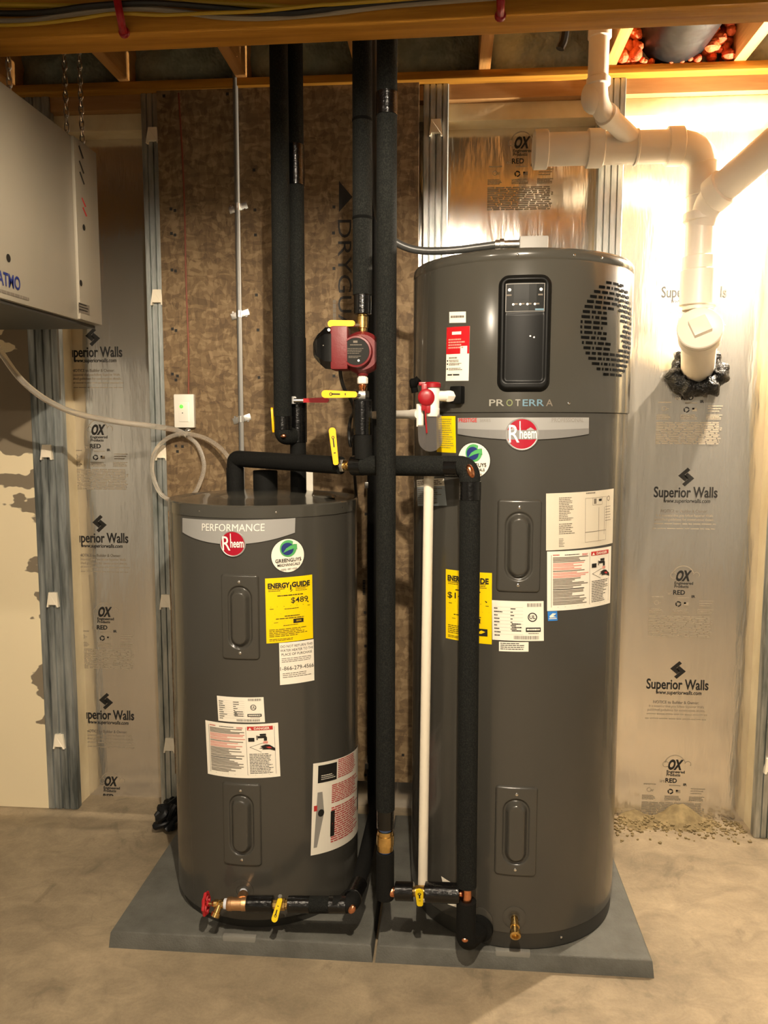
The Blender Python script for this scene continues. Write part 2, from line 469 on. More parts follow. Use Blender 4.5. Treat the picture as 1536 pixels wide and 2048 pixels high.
# ================================================================== the room
RX = 3.2; RY = -5.6
MB().box((0, (RY+.14)/2, -.05), (2*RX, .14-RY, .1)).build('floor', M['concrete'], kind='structure')
MB().box((-RX-.05, (RY+.14)/2, 1.45), (.1, .14-RY, 2.9)).build('wall_left', M['rear_concrete'], kind='structure')
MB().box((RX+.05, (RY+.14)/2, 1.45), (.1, .14-RY, 2.9)).build('wall_right', M['rear_concrete'], kind='structure')
MB().box((0, RY-.05, 1.45), (2*RX+.2, .1, 2.9)).build('wall_front', M['rear_concrete'], kind='structure')

wall = thing('wall_back', (0, .13, 0), kind='structure')
ZP = 2.655
MB().box((0, .19, 1.45), (2*RX, .1, 2.9)).build('concrete_skin', M['rear_concrete'], wall)
# foil faced insulation boards between the studs
STUDS = [(-1.475, .118), (-1.041, .086), (-.055, .086), (.533, .086), (1.157, .086), (1.767, .086), (2.377, .086)]
edges = [s[0] for s in STUDS]+[RX]
for a, b in zip(edges[:-1], edges[1:]):
    MB().box(((a+b)/2, .13, 1.27), (b-a-.002, .02, 2.54)).build('foil_panel', M['foil'], wall)
    MB().box(((a+b)/2, .085, 2.551), (b-a-.06, .09, .058), bev=.004).build('foam_strip', M['foam_board'], wall)
    MB().box(((a+b)/2, .07, 2.605), (b-a-.06, .13, .05)).build('plate_board', M['plate_wood'], wall)
MB().box((-2.366, .06, 1.31), (1.668, .12, 2.62)).build('stained_board', M['stained'], wall)
MB().box((0, .05, 2.642), (2*RX, .18, .026), bev=.003).build('top_plate', M['lumber'], wall)
CLIPZ = [2.486-.5525*i for i in range(5)]
for i, (x, wd) in enumerate(STUDS):
    MB().box((x, .066, 1.31), (wd-.018, .115, 2.62)).build('foam_wrap', M['foam_board'], wall)
    # ribbed steel channel
    h = wd/2; xs = []
    ribs = 4
    pw = wd/ribs
    for k in range(ribs):
        a = -h+k*pw
        xs += [(a+.001, .002), (a+pw*.14, -.0045), (a+pw*.86, -.0045), (a+pw-.001, .002)]
    xs = [(-h, .03), (-h, .0)]+xs[1:-1]+[(h, .0), (h, .03)]
    v = []; f = []
    for (px_, py_) in xs: v += [(x+px_, py_, 0.002), (x+px_, py_, 2.628)]
    for k in range(len(xs)-1): f.append((2*k, 2*k+1, 2*k+3, 2*k+2))
    st = MB().add(v, f).build('stud', M['galv_old'] if i == 0 else M['galv'], wall, sharp=20)
    for j, z in enumerate(CLIPZ):
        m = MB()
        t, q = .016, .0225
        front = [(x-q, -.019, z-.028), (x-q+.006, -.019, z-.028), (x-q+.008, -.019, z-.019), (x+q-.008, -.019, z-.019), (x+q-.006, -.019, z-.028),
                 (x+q, -.019, z-.028), (x+t, -.012, z+.027), (x-t, -.012, z+.027)]
        m.prism(front, (0, .018, 0)); m.build('clip', M['clip'], st)

# ceiling: subfloor, joists, rim insulation
ceil = thing('ceiling', (0, -2.7, 2.65), kind='structure')
MB().box((0, (RY+.14)/2, 2.92), (2*RX, .14-RY, .04)).build('subfloor', M['subfloor'], ceil)
JX = [.105+.41*k for k in range(-8, 9)]
for x in JX:
    if abs(x) < RX: MB().box((x, (RY+.1)/2, ZP+.1225), (.038, .1-RY, .245), bev=.002).build('joist', M['joist'], ceil)
MB().box((0, .12, ZP+.1225), (2*RX, .04, .245)).build('rim_board', M['plate_wood'], ceil)
for a, b in zip(JX[2:-3], JX[3:-2]):
    nx, nz = 14, 9; v = []; f = []
    for i in range(nx+1):
        for j in range(nz+1):
            u = i/nx; q = j/nz
            d = .05+.03*math.sin(u*PI)*math.sin(min(1, q*1.2)*PI*.6+.4)+random.uniform(-.007, .007)
            v.append((a+.019+(b-a-.038)*u, .1-d*1.6, ZP-.002+.24*q))
    for i in range(nx):
        for j in range(nz):
            k = i*(nz+1)+j; f.append((k, k+nz+1, k+nz+2, k+1))
    MB().add(v, f).build('rim_insulation', M['spray_foam'], ceil, sharp=180)

# dropped beam carrying the joists
BA = at(0, 115, Z=2.38); BB = at(1536, 45, Z=2.38)
d = (BB-BA); d.z = 0; d.normalize(); nrm = Vector((d.y, -d.x, 0))
bc = BA+d*.95+nrm*.045+Vector((0, 0, .1365)); brot = Matrix((d, -nrm, Vector((0, 0, 1)))).transposed()
beam = MB().box(bc, (6.0, .09, .273), bev=.004, rot=brot).build('ceiling_beam', M['lumber'], kind='structure')
def onbeam(px, py, lift):           # point on the beam's camera-side face
    u = ray(px, py); p0 = BA+nrm*(.09+lift); t = (p0-CAMP).dot(nrm)/u.dot(nrm); return CAMP+u*t
CABLES = [('cable_y', 'yellow jacketed cable draped along the face of the wooden beam', [(-160, 6), (25, 10), (120, 12), (210, 14), (330, 4), (512, 10), (600, 16), (690, 9), (780, -4), (1000, -12), (1600, -60)], .006, .008),
          ('cable_w', 'grey cable drooping below the yellow one on the wooden beam', [(-160, 40), (40, 42), (130, 30), (240, 18), (330, 20), (440, 34), (540, 36), (660, 26), (760, 14), (900, 2), (1600, -50)], .006, .010),
          ('cable_b', 'black cable along the top of the wooden beam face', [(-160, 24), (60, 26), (180, 12), (300, 6), (420, 14), (560, 26), (640, 20), (800, 0), (1600, -70)], .0065, .016),
          ('cable_y', 'thin yellow cable sagging lowest along the wooden beam', [(-160, 52), (30, 50), (140, 40), (230, 27), (320, 30), (420, 26), (520, 22), (640, 10), (760, 2), (1600, -62)], .004, .022)]
GX = list(range(-160, 1601, 8)); MPP = (onbeam(700, 40, 0)-onbeam(700, 10, 0)).length/30; laid = []
def py_at(pts, x):
    sp = spline([Vector((a, b, 0)) for a, b in pts], 10)
    for a, b in zip(sp[:-1], sp[1:]):
        if a.x <= x <= b.x: return a.y+(b.y-a.y)*(x-a.x)/max(b.x-a.x, 1e-6)
    return sp[-1].y
for m_, lb, pts, r, lf in CABLES:
    ys = [py_at(pts, x) for x in GX]; need = []
    for i, x in enumerate(GX):
        h = r
        for (ys2, r2, h2) in laid:
            s_ = abs(ys[i]-ys2[i])*MPP; c_ = r+r2+.0032
            if s_ < c_: h = max(h, h2[i]+math.sqrt(c_*c_-s_*s_))
        need.append(h)
    top = [max(need[max(0, i-2):i+3]) for i in range(len(GX))]
    lift = [max(need[i], sum(top[max(0, i-3):i+4])/len(top[max(0, i-3):i+4])) for i in range(len(GX))]
    laid.append((ys, r, lift))
    MB().tube([onbeam(x, y, h) for x, y, h in zip(GX, ys, lift)], r, 8).build('cable', M[m_], label=lb, cat='cable')
def over(px_):
    i = min(range(len(GX)), key=lambda k: abs(GX[k]-px_))
    return max([h[i]+r for (ys, r, h) in laid])+.009
for (p0, p1, lb) in (((232, -12), (246, 62), 'red cable strap nailed to the beam over drooping grey cable'), ((1002, -22), (1001, 28), 'red cable strap nailed to the bare right part of the beam')):
    s_ = thing('cable_strap', onbeam(*p1, .004), lb, 'cable strap')
    oh = over(p1[0]); a, b = onbeam(*p0, oh), onbeam(*p1, .009); mid = onbeam(p0[0]+(p1[0]-p0[0])*.62, p0[1]+(p1[1]-p0[1])*.62, oh)
    MB().tube(spline([a, mid, b], 6), .009, 8).build('strap', M['red_plastic'], s_)
    MB().lathe(b-nrm*.009, nrm, [(0, .013), (.007, .012), (.009, .006)], 12).build('nail_boss', M['red_plastic'], s_)

# black wrapped duct with orange foam packed round it, between two joists
du = thing('wrapped_duct', (.73, -.2, 2.6), 'black plastic wrapped duct between joists above the foil wall', 'duct')
MB().tube([(.722, .095-.1*k, ZP+.1195) for k in range(21)], .120, 32).build('duct', M['black_poly'], du)
def lump(cx, cy, cz, r, n, sx, sy, sz, seed):
    g = random.Random(seed); m = MB()
    for _ in range(n):
        m.ball((cx+g.uniform(-1, 1)*sx, cy+g.uniform(-1, 1)*sy, cz+g.uniform(-1, 1)*sz), r*g.uniform(.6, 1.15), 1, 1, g.uniform(.7, 1.1), 10)
    return m
lump(.578, .0, 2.735, .021, 60, .034, .05, .06, 3).build('orange_foam', M['orange_foam'], du)
lump(.862, .0, 2.738, .021, 64, .034, .06, .062, 4).build('orange_foam', M['orange_foam'], du)
lump(.69, -.005, 2.668, .013, 60, .12, .035, .006, 5).build('orange_foam', M['orange_foam'], du)
p = at(1130, 60, Y=-.25)
MB().tube(spline([(p.x+.01, p.y, 2.904), p, at(1120, 98, Y=-.25)], 5), .013, 8).build('hanging_strap', M['cable_b'], label='short black strap end hanging between joists beside white drain pipe', cat='strap')

# lamps
for i, (pos, L_, cut) in enumerate(BULBS):
    m = mat('lit_bulb_%d' % i, 'FFE9C4', .3, emit=WARM, estr=L_)
    lm = thing('pendant_lamp', (pos[0], pos[1], pos[2]-.04), ['shaded lit bulb on cord straight out from the two heaters', 'shaded lit bulb on cord in front of the white cabinet', 'bare lit bulb on cord beside the foil wall and drain stack', 'shaded lit bulb on cord in the rear of the basement'][i], 'lamp')
    P_ = Vector(pos)
    MB().ball(P_, .02, n=20).build('bulb', m, lm)
    MB().lathe(P_+Vector((0, 0, .015)), (0, 0, 1), [(0, .010), (.012, .02), (.045, .021), (.055, .012)], 16).build('socket', M['porcelain'], lm)
    if cut is not None:
        MB().lathe(P_+Vector((0, 0, -cut)), (0, 0, 1), [(0, .200), (cut+.03, .12), (cut+.055, .03), (cut+.060, .02), (cut+.058, .02), (cut+.052, .028), (cut+.027, .117), (0, .197), (0, .200)], 40, cap=False).build('shade', M['tank_base'], lm)  # unseen cone added to keep this bulb's light off beam and upper wall
    MB().cyl(P_+Vector((0, 0, .07)), (pos[0], pos[1], 2.905), .004, 8).build('cord', M['cable_b'], lm)

# strand board sheet screwed over the studs
OX0, OX1, OZ0, OZ1 = -1.02, -.112, .168, 2.629
osb = MB().box(((OX0+OX1)/2, -.0125, (OZ0+OZ1)/2), (OX1-OX0, .015, OZ1-OZ0)).build('strand_board', M['osb'], label='brown strand board sheet screwed to the wall behind both heaters', cat='board')
OY = -.0204
flat = lambda ox, oz, y=OY: (lambda u, v, k: Vector((ox+u, y-k, oz+v)))
dk = Decal(flat(0, 0), 1, 1, .0006)
def osbpt(px, py):
    q = at(px, py, Y=OY); return q.x+.5, .5-q.z
for px, py in [(342, 418), (350, 421), (343, 467), (350, 470), (344, 540), (351, 542), (345, 658), (352, 661), (345, 748), (355, 752), (352, 760), (352, 892), (365, 893), (355, 903),
               (508, 340), (510, 420), (511, 470), (513, 590), (516, 660), (518, 755), (668, 414), (667, 466), (668, 537), (668, 752), (732, 1028), (730, 1225), (731, 1292), (733, 1526), (731, 1550), (806, 1510), (328, 192), (455, 188)]:
    x, y = osbpt(px, py); Decal(flat(0, 0), 1, 1, .0006).rect(x-.005, y-.005, x+.005, y+.005, 'ink').build('nail_mark', osb)
# the board's stamp, set on its side
pT = at(676, 440, Y=OY); pB = at(680, 722, Y=OY)
dk = Decal(lambda u, v, k: Vector((pT.x+v, OY-k, pT.z-u)), 1, 1, .0006)
dk.text('DRYGUARD', .5, .5, .068, 'ink', width=(pT.z-pB.z)*1.06, align='L')
a, b, c = at(678, 362, Y=OY), at(678, 424, Y=OY), at(705, 394, Y=OY)
dk.mb.add([a+Vector((0, -.0006, 0)), b+Vector((0, -.0006, 0)), c+Vector((0, -.0006, 0))], [(0, 1, 2)], dk.mi('ink'))
dk.build('stamp', osb)
dk = Decal(lambda u, v, k: Vector((pT.x-.022+v, OY-k, at(660, 600, Y=OY).z-u)), 1, 1, .0006)
dk.lines(.5, .486, .62, .5, 1, 'ink_soft', fill=.8); dk.build('stamp', osb)
dk = Decal(lambda u, v, k: Vector((at(724, 1100, Y=OY).x+v, OY-k, at(724, 1160, Y=OY).z-u)), 1, 1, .0006)
dk.lines(.5, .488, .57, .5, 1, 'ink', fill=.8); dk.build('stamp', osb)

# printing on the foil boards
FY = .1195
def print_walls(cx, z):
    d_ = Decal(flat(cx, z, FY), .225, .225, .0005)
    # interlocked mark
    u = lambda x, y: (.5+x*.9, -.02+y*.9)
    d_.poly([u(-.14, .115), u(.02, -.03), u(.065, .012), u(-.03, .10), u(.035, .16), u(-.02, .215)], 'ink')
    d_.poly([u(.14, .16), u(-.02, .305), u(-.065, .263), u(.03, .175), u(-.035, .115), u(.02, .06)], 'ink')
    d_.text('Superior Walls', .5, .43, .054, 'ink', width=.225, bold=.018)
    d_.text('www.superiorwalls.com', .52, .52, .021, 'ink', width=.166, bold=.008, shear=.15)
    d_.text('NOTICE to Builder & Owner:', .49, .68, .016, 'ink_soft', width=.165)
    d_.text('It is essential that you follow Superior Walls', .5, .745, .013, 'ink_faint', width=.20)
    d_.text('published guidelines for construction details.', .5, .81, .013, 'ink_faint', width=.21)
    d_.lines(.02, .855, 1.0, .905, 1, 'ink_faint', fill=.3, ragged=0)
    d_.lines(0, .935, 1.0, .985, 1, 'ink_faint', fill=.25, ragged=0)
    d_.build('printing', wall)
def print_ox(cx, z):
    d_ = Decal(flat(cx, z, FY), .235, .27, .0005)
    d_.text('OX', .49, .19, .052, 'ink', width=.052, bold=.045, shear=.2)
    d_.disc(.5, .13, .040, 'ink_faint', r_in=.037, a0=.35, a1=2.9, n=14)
    d_.disc(.355, .12, .012, 'ink_faint', r_in=.0098, n=12); d_.disc(.70, .11, .012, 'ink_faint', r_in=.0098, a0=-.6, a1=3, n=12)
    d_.text('Engineered', .375, .245, .015, 'ink', width=.066, align='L', bold=.01); d_.text('Products', .375, .29, .015, 'ink', width=.05, align='L', bold=.01)
    d_.text('iso', .35, .385, .018, 'ink_faint', width=.018, align='R'); d_.text('RED', .36, .385, .024, 'ink', width=.042, align='L', bold=.02)
    d_.text('IR', .67, .425, .013, 'ink', width=.013, bold=.02)
    d_.lines(.02, .41, .26, .44, 1, 'ink_faint', fill=.5); d_.lines(.42, .42, .6, .45, 1, 'ink_faint', fill=.4)
    d_.disc(.445, .515, .0105, 'ink', r_in=.006, a0=.3, a1=2.2, n=8).disc(.445, .515, .0105, 'ink', r_in=.006, a0=2.5, a1=4.2, n=8).disc(.445, .515, .0105, 'ink', r_in=.006, a0=4.5, a1=6.3, n=8)
    d_.rect(.53, .49, .60, .535, 'ink_faint').rect(.53, .49, .56, .512, 'ink')
    d_.lines(.76, .46, 1, .56, 3, 'ink_faint', fill=.35); d_.disc(.11, .50, .009, 'ink_faint', r_in=.007, n=10); d_.lines(.13, .495, .19, .53, 2, 'ink_faint', fill=.4)
    for a, b in ((0, .25), (.36, .62), (.74, 1)): d_.lines(a, .58, b, .65, 4, 'ink_faint', fill=.6)
    d_.lines(0, .68, 1, .98, 13, 'ink_faint', fill=.6, ragged=.1)
    d_.build('printing', wall)
for z in (1.918, 1.208, .490): print_walls(.858, z)
for z in (2.36, 1.648, .938, .216): print_ox(.862, z-.105)
for z in (1.721, 1.012, .303): print_walls(-1.343, z)
for z in (1.446, .737, .045): print_ox(-1.336, z-.085)
print_ox(.245, 2.476-.105)

# rubble and dust swept against the right hand board, plus grit
g = random.Random(11)
def pile_h(x, y):
    u, q = (x-.66)/.36, (.119-y)/.11
    if not (0 <= u <= 1 and 0 <= q <= 1): return 0.0
    return max(0, -.002+.062*math.exp(-((u-.62)/.2)**2)*(1-q)**1.6+.03*math.exp(-((u-.15)/.12)**2)*(1-q)**1.4)
m = MB()
for _ in range(420):
    x = g.uniform(.62, 1.1); y = min(.115-abs(g.gauss(0, .07)), .112); s_ = g.uniform(.002, .009)
    while pile_h(x, y) > .010: x = g.uniform(.62, 1.1); y = min(.115-abs(g.gauss(0, .07)), .112)
    m.box((x, y, pile_h(x, y)+s_*.30), (s_*g.uniform(.7, 1.6), s_, s_*.7), rot=Matrix.Rotation(g.uniform(0, 3), 3, 'Z'))
m.build('rubble', M['dirt'], smooth=False, label='loose grit and chips along the foot of the foil board', cat='rubble', kind='stuff')
m = MB(); v = []; f = []; nx, ny = 26, 10
for i in range(nx+1):
    for j in range(ny+1):
        u = i/nx; q = j/ny
        h_ = .062*math.exp(-((u-.62)/.2)**2)*(1-q)**1.6+.03*math.exp(-((u-.15)/.12)**2)*(1-q)**1.4
        v.append((.66+.36*u, .119-.11*q, -.002+h_+(g.uniform(-.003, .004) if 0 < i < nx and j < ny else 0)))
for i in range(nx):
    for j in range(ny):
        k = i*(ny+1)+j; f.append((k, k+1, k+ny+2, k+ny+1))
m.add(v, f).build('mortar_pile', M['dirt'], label='low pile of crumbled mortar against the foil board foot', cat='rubble', kind='stuff', sharp=180)

# ================================================================== pads
PADZ = .05
for (x0, x1, lb) in ((-.950, -.1955, 'grey slab pad under the shorter water heater'), (-.1885, .567, 'grey slab pad under the taller water heater')):
    pd = thing('heater_pad', ((x0+x1)/2, -.41, 0), lb, 'pad')
    y0, y1 = -.788, -.03; q = .008; r_ = .006
    lo = [(x0, y0, 0), (x1, y0, 0), (x1, y1, 0), (x0, y1, 0)]
    def ringz(i, z): return [(x0+i, y0+i, z), (x1-i, y0+i, z), (x1-i, y1-i, z), (x0+i, y1-i, z)]
    rings = [ringz(0, 0), ringz(q*.6, PADZ-r_), ringz(q, PADZ-r_*.3), ringz(q+r_, PADZ)]
    v = [p for R_ in rings for p in R_]; f = [(3, 2, 1, 0), (12, 13, 14, 15)]
    for j in range(3):
        for k in range(4): f.append((j*4+k, j*4+(k+1) % 4, (j+1)*4+(k+1) % 4, (j+1)*4+k))
    MB().add(v, f).build('slab', M['pad'], pd, sharp=50)
    cx = (x0+x1)/2-.0
    MB().box((cx, y0+.012, PADZ-.008), (.095, .016, .02), bev=.003).build('maker_plate', M['pad_plate'], pd)

# ================================================================== water heaters
class Tank:
    def __init__(s, cx, cy, R): s.cx, s.cy, s.R = cx, cy, R
    def hit(s, px, py):
        """(azimuth, height) where a photo pixel meets the shell; azimuth 0 faces -Y, + towards +X"""
        u = ray(px, py); ox, oy = CAMP.x-s.cx, CAMP.y-s.cy
        a = u.x**2+u.y**2; b = ox*u.x+oy*u.y; c = ox*ox+oy*oy-s.R**2
        dd = b*b-a*c
        t = (-b-math.sqrt(dd))/a if dd > 0 else -b/a
        p = CAMP+u*t
        return math.atan2(p.x-s.cx, -(p.y-s.cy)), p.z
    def pt(s, a, z, lift=0.0):
        r = s.R+lift; return Vector((s.cx+r*math.sin(a), s.cy-r*math.cos(a), z))
    def nrm(s, a): return Vector((math.sin(a), -math.cos(a), 0))
    def map(s, a0, z0, tilt=0.0):
        ct, st = math.cos(tilt), math.sin(tilt)
        return lambda u, v, k: s.pt(a0+(u*ct-v*st)/s.R, z0+u*st+v*ct, k)
    def field(s, name, a0, z0, W, H, fn, m, parent, nu=44, nv=80, label=None):
        """relief W x H on the shell, fn(u, v) -> height"""
        v = []; f = []; mp = s.map(a0, z0)
        for i in range(nu+1):
            for j in range(nv+1):
                u_, v_ = -W/2+W*i/nu, -H/2+H*j/nv
                v.append(mp(u_, v_, fn(u_, v_)))
        for i in range(nu):
            for j in range(nv):
                k = i*(nv+1)+j; f.append((k, k+nv+1, k+nv+2, k+1))
        return MB().add(v, f).build(name, m, parent, label=label, sharp=180)
    def frame(s, TL, TR, BL):
        """sheet whose top edge runs TL-TR and left edge TL-BL"""
        a0, z0 = s.hit(*TL); a1, z1 = s.hit(*TR); a2, z2 = s.hit(*BL)
        R_ = s.R; ex = Vector(((a1-a0)*R_, z1-z0)); ey = Vector(((a0-a2)*R_, z0-z2))
        W, H = ex.length, ey.length; ex, ey = ex/W, ey/H
        c = Vector((a0*R_, z0))+ex*(W/2)-ey*(H/2)
        def fn(u, v, k):
            q = c+ex*u+ey*v; return s.pt(q.x/R_, q.y, k)
        return fn, W, H
    def decal(s, TL, TR, BL, lift=.0007):
        fn, W, H = s.frame(TL, TR, BL); return Decal(fn, W, H, lift)

def sheet(dc, name, m, parent, label=None, k=1):
    """backing sheet of a label"""
    b = Decal(dc.fn, dc.W, dc.H, dc.l); b.rect(0, 0, 1, 1, m, k, step=.012)
    return b.build(name, parent, label)

def rrect(u, v, w, h, r):
    qx, qy = abs(u)-w/2+r, abs(v)-h/2+r
    return math.hypot(max(qx, 0), max(qy, 0))+min(max(qx, qy), 0)-r
def ramp(x, a, b, y0, y1):
    t = max(0, min(1, (x-a)/(b-a))); t = t*t*(3-2*t); return y0+(y1-y0)*t

def element_cover(T, TL, TR, BL, parent):
    a0, z0 = T.hit(*TL); a1, z1 = T.hit(*TR); a2, z2 = T.hit(*BL)
    W = (a1-a0)*T.R; H = ((z0+z1)/2-z2)
    cw, ch = W*.60, H*.72
    def fn(u, v):
        d = rrect(u, v, W, H, .012); h = ramp(d, -.007, .002, .006, -.003)
        e = rrect(u, v, cw, ch, cw/2)
        h += ramp(e, 0, .006, 0, .0)
        if e < .002: h += ramp(e, -.003, .002, -.006, 0)            # groove rim
        if e < -.004: h += ramp(e, -.018, -.004, .016, 0)           # raised oval
        return h
    c = T.field('access_cover', (a0+a1)/2, (z0+z1)/2-H/2, W+.006, H+.006, fn, M['tank'], parent, 64, 104)
    ac, zc = (a0+a1)/2, (z0+z1)/2-H/2
    for sg in (1, -1):
        p = T.pt(ac, zc+sg*(H/2-.022), .0055)
        MB().lathe(p, T.nrm(ac), [(0, .0045), (.002, .004), (.003, .002)], 10).build('screw', M['chrome'], c)

def screws(T, name, parent, z, azs, r=.004):
    for a in azs:
        MB().lathe(T.pt(a, z, -.001), T.nrm(a), [(0, r), (.003, r*.85), (.004, r*.4)], 10).build(name, M['chrome'], parent)

def badge(T, px, py, rad, parent, word=True):
    a, z = T.hit(px, py); fn = T.map(a, z, .02)
    v = []; f = []; n = 40
    prof = [(rad, -.002), (rad, .004), (rad*.95, .0055), (rad*.9, .0045)]
    for r, h in prof:
        for k in range(n): v.append(fn(r*math.cos(2*PI*k/n), r*math.sin(2*PI*k/n), h))
    for j in range(3):
        for k in range(n): f.append((j*n+k, j*n+(k+1) % n, (j+1)*n+(k+1) % n, (j+1)*n+k))
    bd = MB().add(v, f).build('badge', M['silver'], parent)
    dc = Decal(fn, 1, 1, .0001)
    dc.disc(.5, .5, rad*.91, 'badge_red', 43, n=40)
    dc.text('R', .5-rad*.78, .5+rad*.5, rad*1.55, 'pale_ink', 60, width=rad*.62, align='L', bold=.004)
    dc.rect(.5-rad*.15, .5-rad*.78, .5-rad*.09, .5+rad*.27, 'pale_ink', 60)
    dc.text('heem', .5-rad*.14, .5+rad*.27, rad*.92, 'pale_ink', 62, width=rad*1.0, align='L', bold=.018)
    dc.build('lettering', bd)

def installer_sticker(T, px, py, rad, parent):
    a, z = T.hit(px, py); fn = T.map(a, z, .05)
    d1 = Decal(fn, 1, 1, .0003); d1.disc(.5, .5, rad*1.03, 'ink', 2, n=44).disc(.5, .5, rad*.985, 'paper', 4, n=44)
    st = d1.build('round_sticker', parent)
    dc = Decal(fn, 1, 1, .0003); R_ = rad; cy = .5-R_*.42
    dc.disc(.5+R_*.03, cy, R_*.50, 'green_ink', 6, n=36)
    dc.disc(.5-R_*.02, cy+R_*.02, R_*.37, 'blue_ink', 8, n=36)
    # the sweeping bar of the G
    cur = [(.5-R_*.30, cy+R_*.24), (.5-R_*.10, cy-R_*.02), (.5+R_*.18, cy-R_*.17), (.5+R_*.56, cy-R_*.22), (.5+R_*.57, cy+R_*.12), (.5+R_*.38, cy+R_*.02), (.5+R_*.1, cy+R_*.08)]
    dc.poly(cur, 'green_ink', 10)
    dc.poly([(.5+R_*.36, cy-R_*.46), (.5+R_*.62, cy-R_*.36), (.5+R_*.60, cy-R_*.24), (.5+R_*.30, cy-R_*.22)], 'paper', 9)
    dc.text('GREENGUYS', .5, .5+R_*.36, R_*.30, 'ink', 12, width=R_*1.55, bold=.012)
    dc.text('MECHANICALS', .5, .5+R_*.60, R_*.22, 'ink', 12, width=R_*1.35, bold=.012)
    dc.text('(888) 447-4800', .5, .5+R_*.84, R_*.15, 'ink_soft', 12, width=R_*.98)
    dc.build('print', st)

def energy_label(T, TL, TR, BL, price, parent, star=False):
    dc = T.decal(TL, TR, BL); lb = sheet(dc, 'energy_label', 'ylabel', parent, 'yellow energy label')
    W, H = dc.W, dc.H
    dc.text('ENERGY', .05, .155, H*.105, 'ink', width=W*.45, align='L', bold=.05)
    dc.text('GUIDE', .54, .155, H*.105, 'ink', width=W*.40, align='L', bold=.05)
    dc.rect(.505, .12, .535, .20, 'ink'); dc.poly([(.47, .195), (.57, .195), (.52, .23)], 'ink')
    dc.lines(.06, .17, .40, .22, 2, 'ink', fill=.35); dc.lines(.62, .165, .92, .235, 3, 'ink', fill=.35)
    dc.rect(.05, .235, .95, .2385, 'ink_soft')
    dc.lines(.24, .27, .78, .295, 1, 'ink', fill=.6, ragged=0)
    dc.text(price, .89 if not star else .05, .40, H*.12, 'ink', width=W*.37, align='R' if not star else 'L', bold=.01)
    dc.poly([(.86, .395), (.93, .395), (.895, .425)], 'ink'); dc.rect(.1, .44, .92, .4465, 'ink')
    dc.lines(.08, .47, .16, .49, 1, 'ink', fill=.5); dc.lines(.38, .48, .68, .50, 1, 'ink', fill=.5, ragged=0); dc.lines(.88, .46, .95, .48, 1, 'ink', fill=.5)
    dc.rect(.05, .555, .95, .5585, 'ink_soft')
    dc.lines(.38, .59, .70, .612, 1, 'ink', fill=.6, ragged=0); dc.lines(.2, .625, .8, .645, 1, 'ink', fill=.6, ragged=0)
    dc.rect(.12, .665, .92, .668, 'ink_soft').rect(.12, .715, .92, .718, 'ink_soft')
    dc.rect(.56, .65, .78, .715, 'ink', 3); dc.lines(.62, .67, .73, .70, 2, 'ylabel', 4, fill=.4, ragged=0)
    dc.lines(.16, .685, .27, .70, 1, 'ink', fill=.5); dc.lines(.35, .735, .66, .75, 1, 'ink', fill=.6, ragged=0)
    dc.lines(.06, .79, .88 if not star else .55, .92, 5, 'ink', fill=.35); dc.lines(.06, .94, .6, .98, 2, 'ink', fill=.4)
    if star:
        dc.rect(.66, .79, .92, .89, 'ink', 3); dc.poly([(.70, .86), (.80, .81), (.88, .83), (.80, .86)], 'ylabel', 4)
    dc.build('print', lb)

def danger_label(T, TL, TR, BL, parent):
    dc = T.decal(TL, TR, BL); lb = sheet(dc, 'warning_label', 'paper', parent, 'white safety warning label')
    W, H = dc.W, dc.H; xr = .58
    dc.rect(.05, .06, .05+.006, .94, 'ink_soft').rect(xr, .06, xr+.005, .94, 'ink_soft').rect(.05, .94, .95, .944, 'ink_soft').rect(.945, .06, .95, .94, 'ink_soft')
    dc.lines(.07, .055, .18, .08, 1, 'ink_red', fill=.6); dc.lines(.22, .06, .42, .08, 1, 'ink', fill=.6, ragged=0); dc.lines(.46, .06, .56, .10, 2, 'ink_red', fill=.5)
    y = .10
    for k, (n, c) in enumerate(((4, 'ink_soft'), (3, 'ink_pink'), (2, 'ink_pink'), (1, 'ink_soft'), (2, 'ink_pink'), (2, 'ink_pink'), (5, 'ink_soft'), (2, 'ink_soft'), (1, 'ink'), (5, 'ink_soft'), (2, 'ink_soft'), (3, 'ink_soft'))):
        dc.lines(.07, y, .57, y+.024*n, n, c, fill=.62, ragged=.5 if n > 1 else .2, word=False); y += .024*n+.004
    # right-hand panel
    dc.rect(.60, .045, .93, .115, 'ink_red', 2); dc.text('DANGER', .79, .10, H*.06, 'paper', 3, width=W*.20, bold=.02)
    dc.poly([(.615, .105), (.66, .105), (.637, .06)], 'paper', 3)
    dc.rect(.61, .25, .69, .32, 'ink', 3).rect(.73, .22, .84, .26, 'ink', 3).rect(.81, .24, .85, .31, 'ink', 3).rect(.76, .18, .84, .215, 'ink', 3).rect(.715, .21, .735, .29, 'ink_soft', 3)
    dc.rect(.80, .32, .86, .36, 'ink_pink', 3)
    dc.poly([(.76, .41), (.83, .38), (.88, .39), (.95, .46), (.95, .51), (.88, .475), (.78, .47), (.80, .45), (.74, .45), (.79, .43)], 'ink', 3)
    dc.poly([(.83, .425), (.88, .42), (.91, .45), (.87, .455)], 'ink_red', 4)
    dc.poly([(.62, .425), (.80, .345), (.803, .352), (.63, .428)], 'ink_soft', 2); dc.poly([(.62, .425), (.63, .422), (.78, .52), (.77, .522)], 'ink_soft', 2)
    dc.lines(.615, .55, .93, .93, 13, 'ink', fill=.38, ragged=.35)
    dc.build('print', lb)

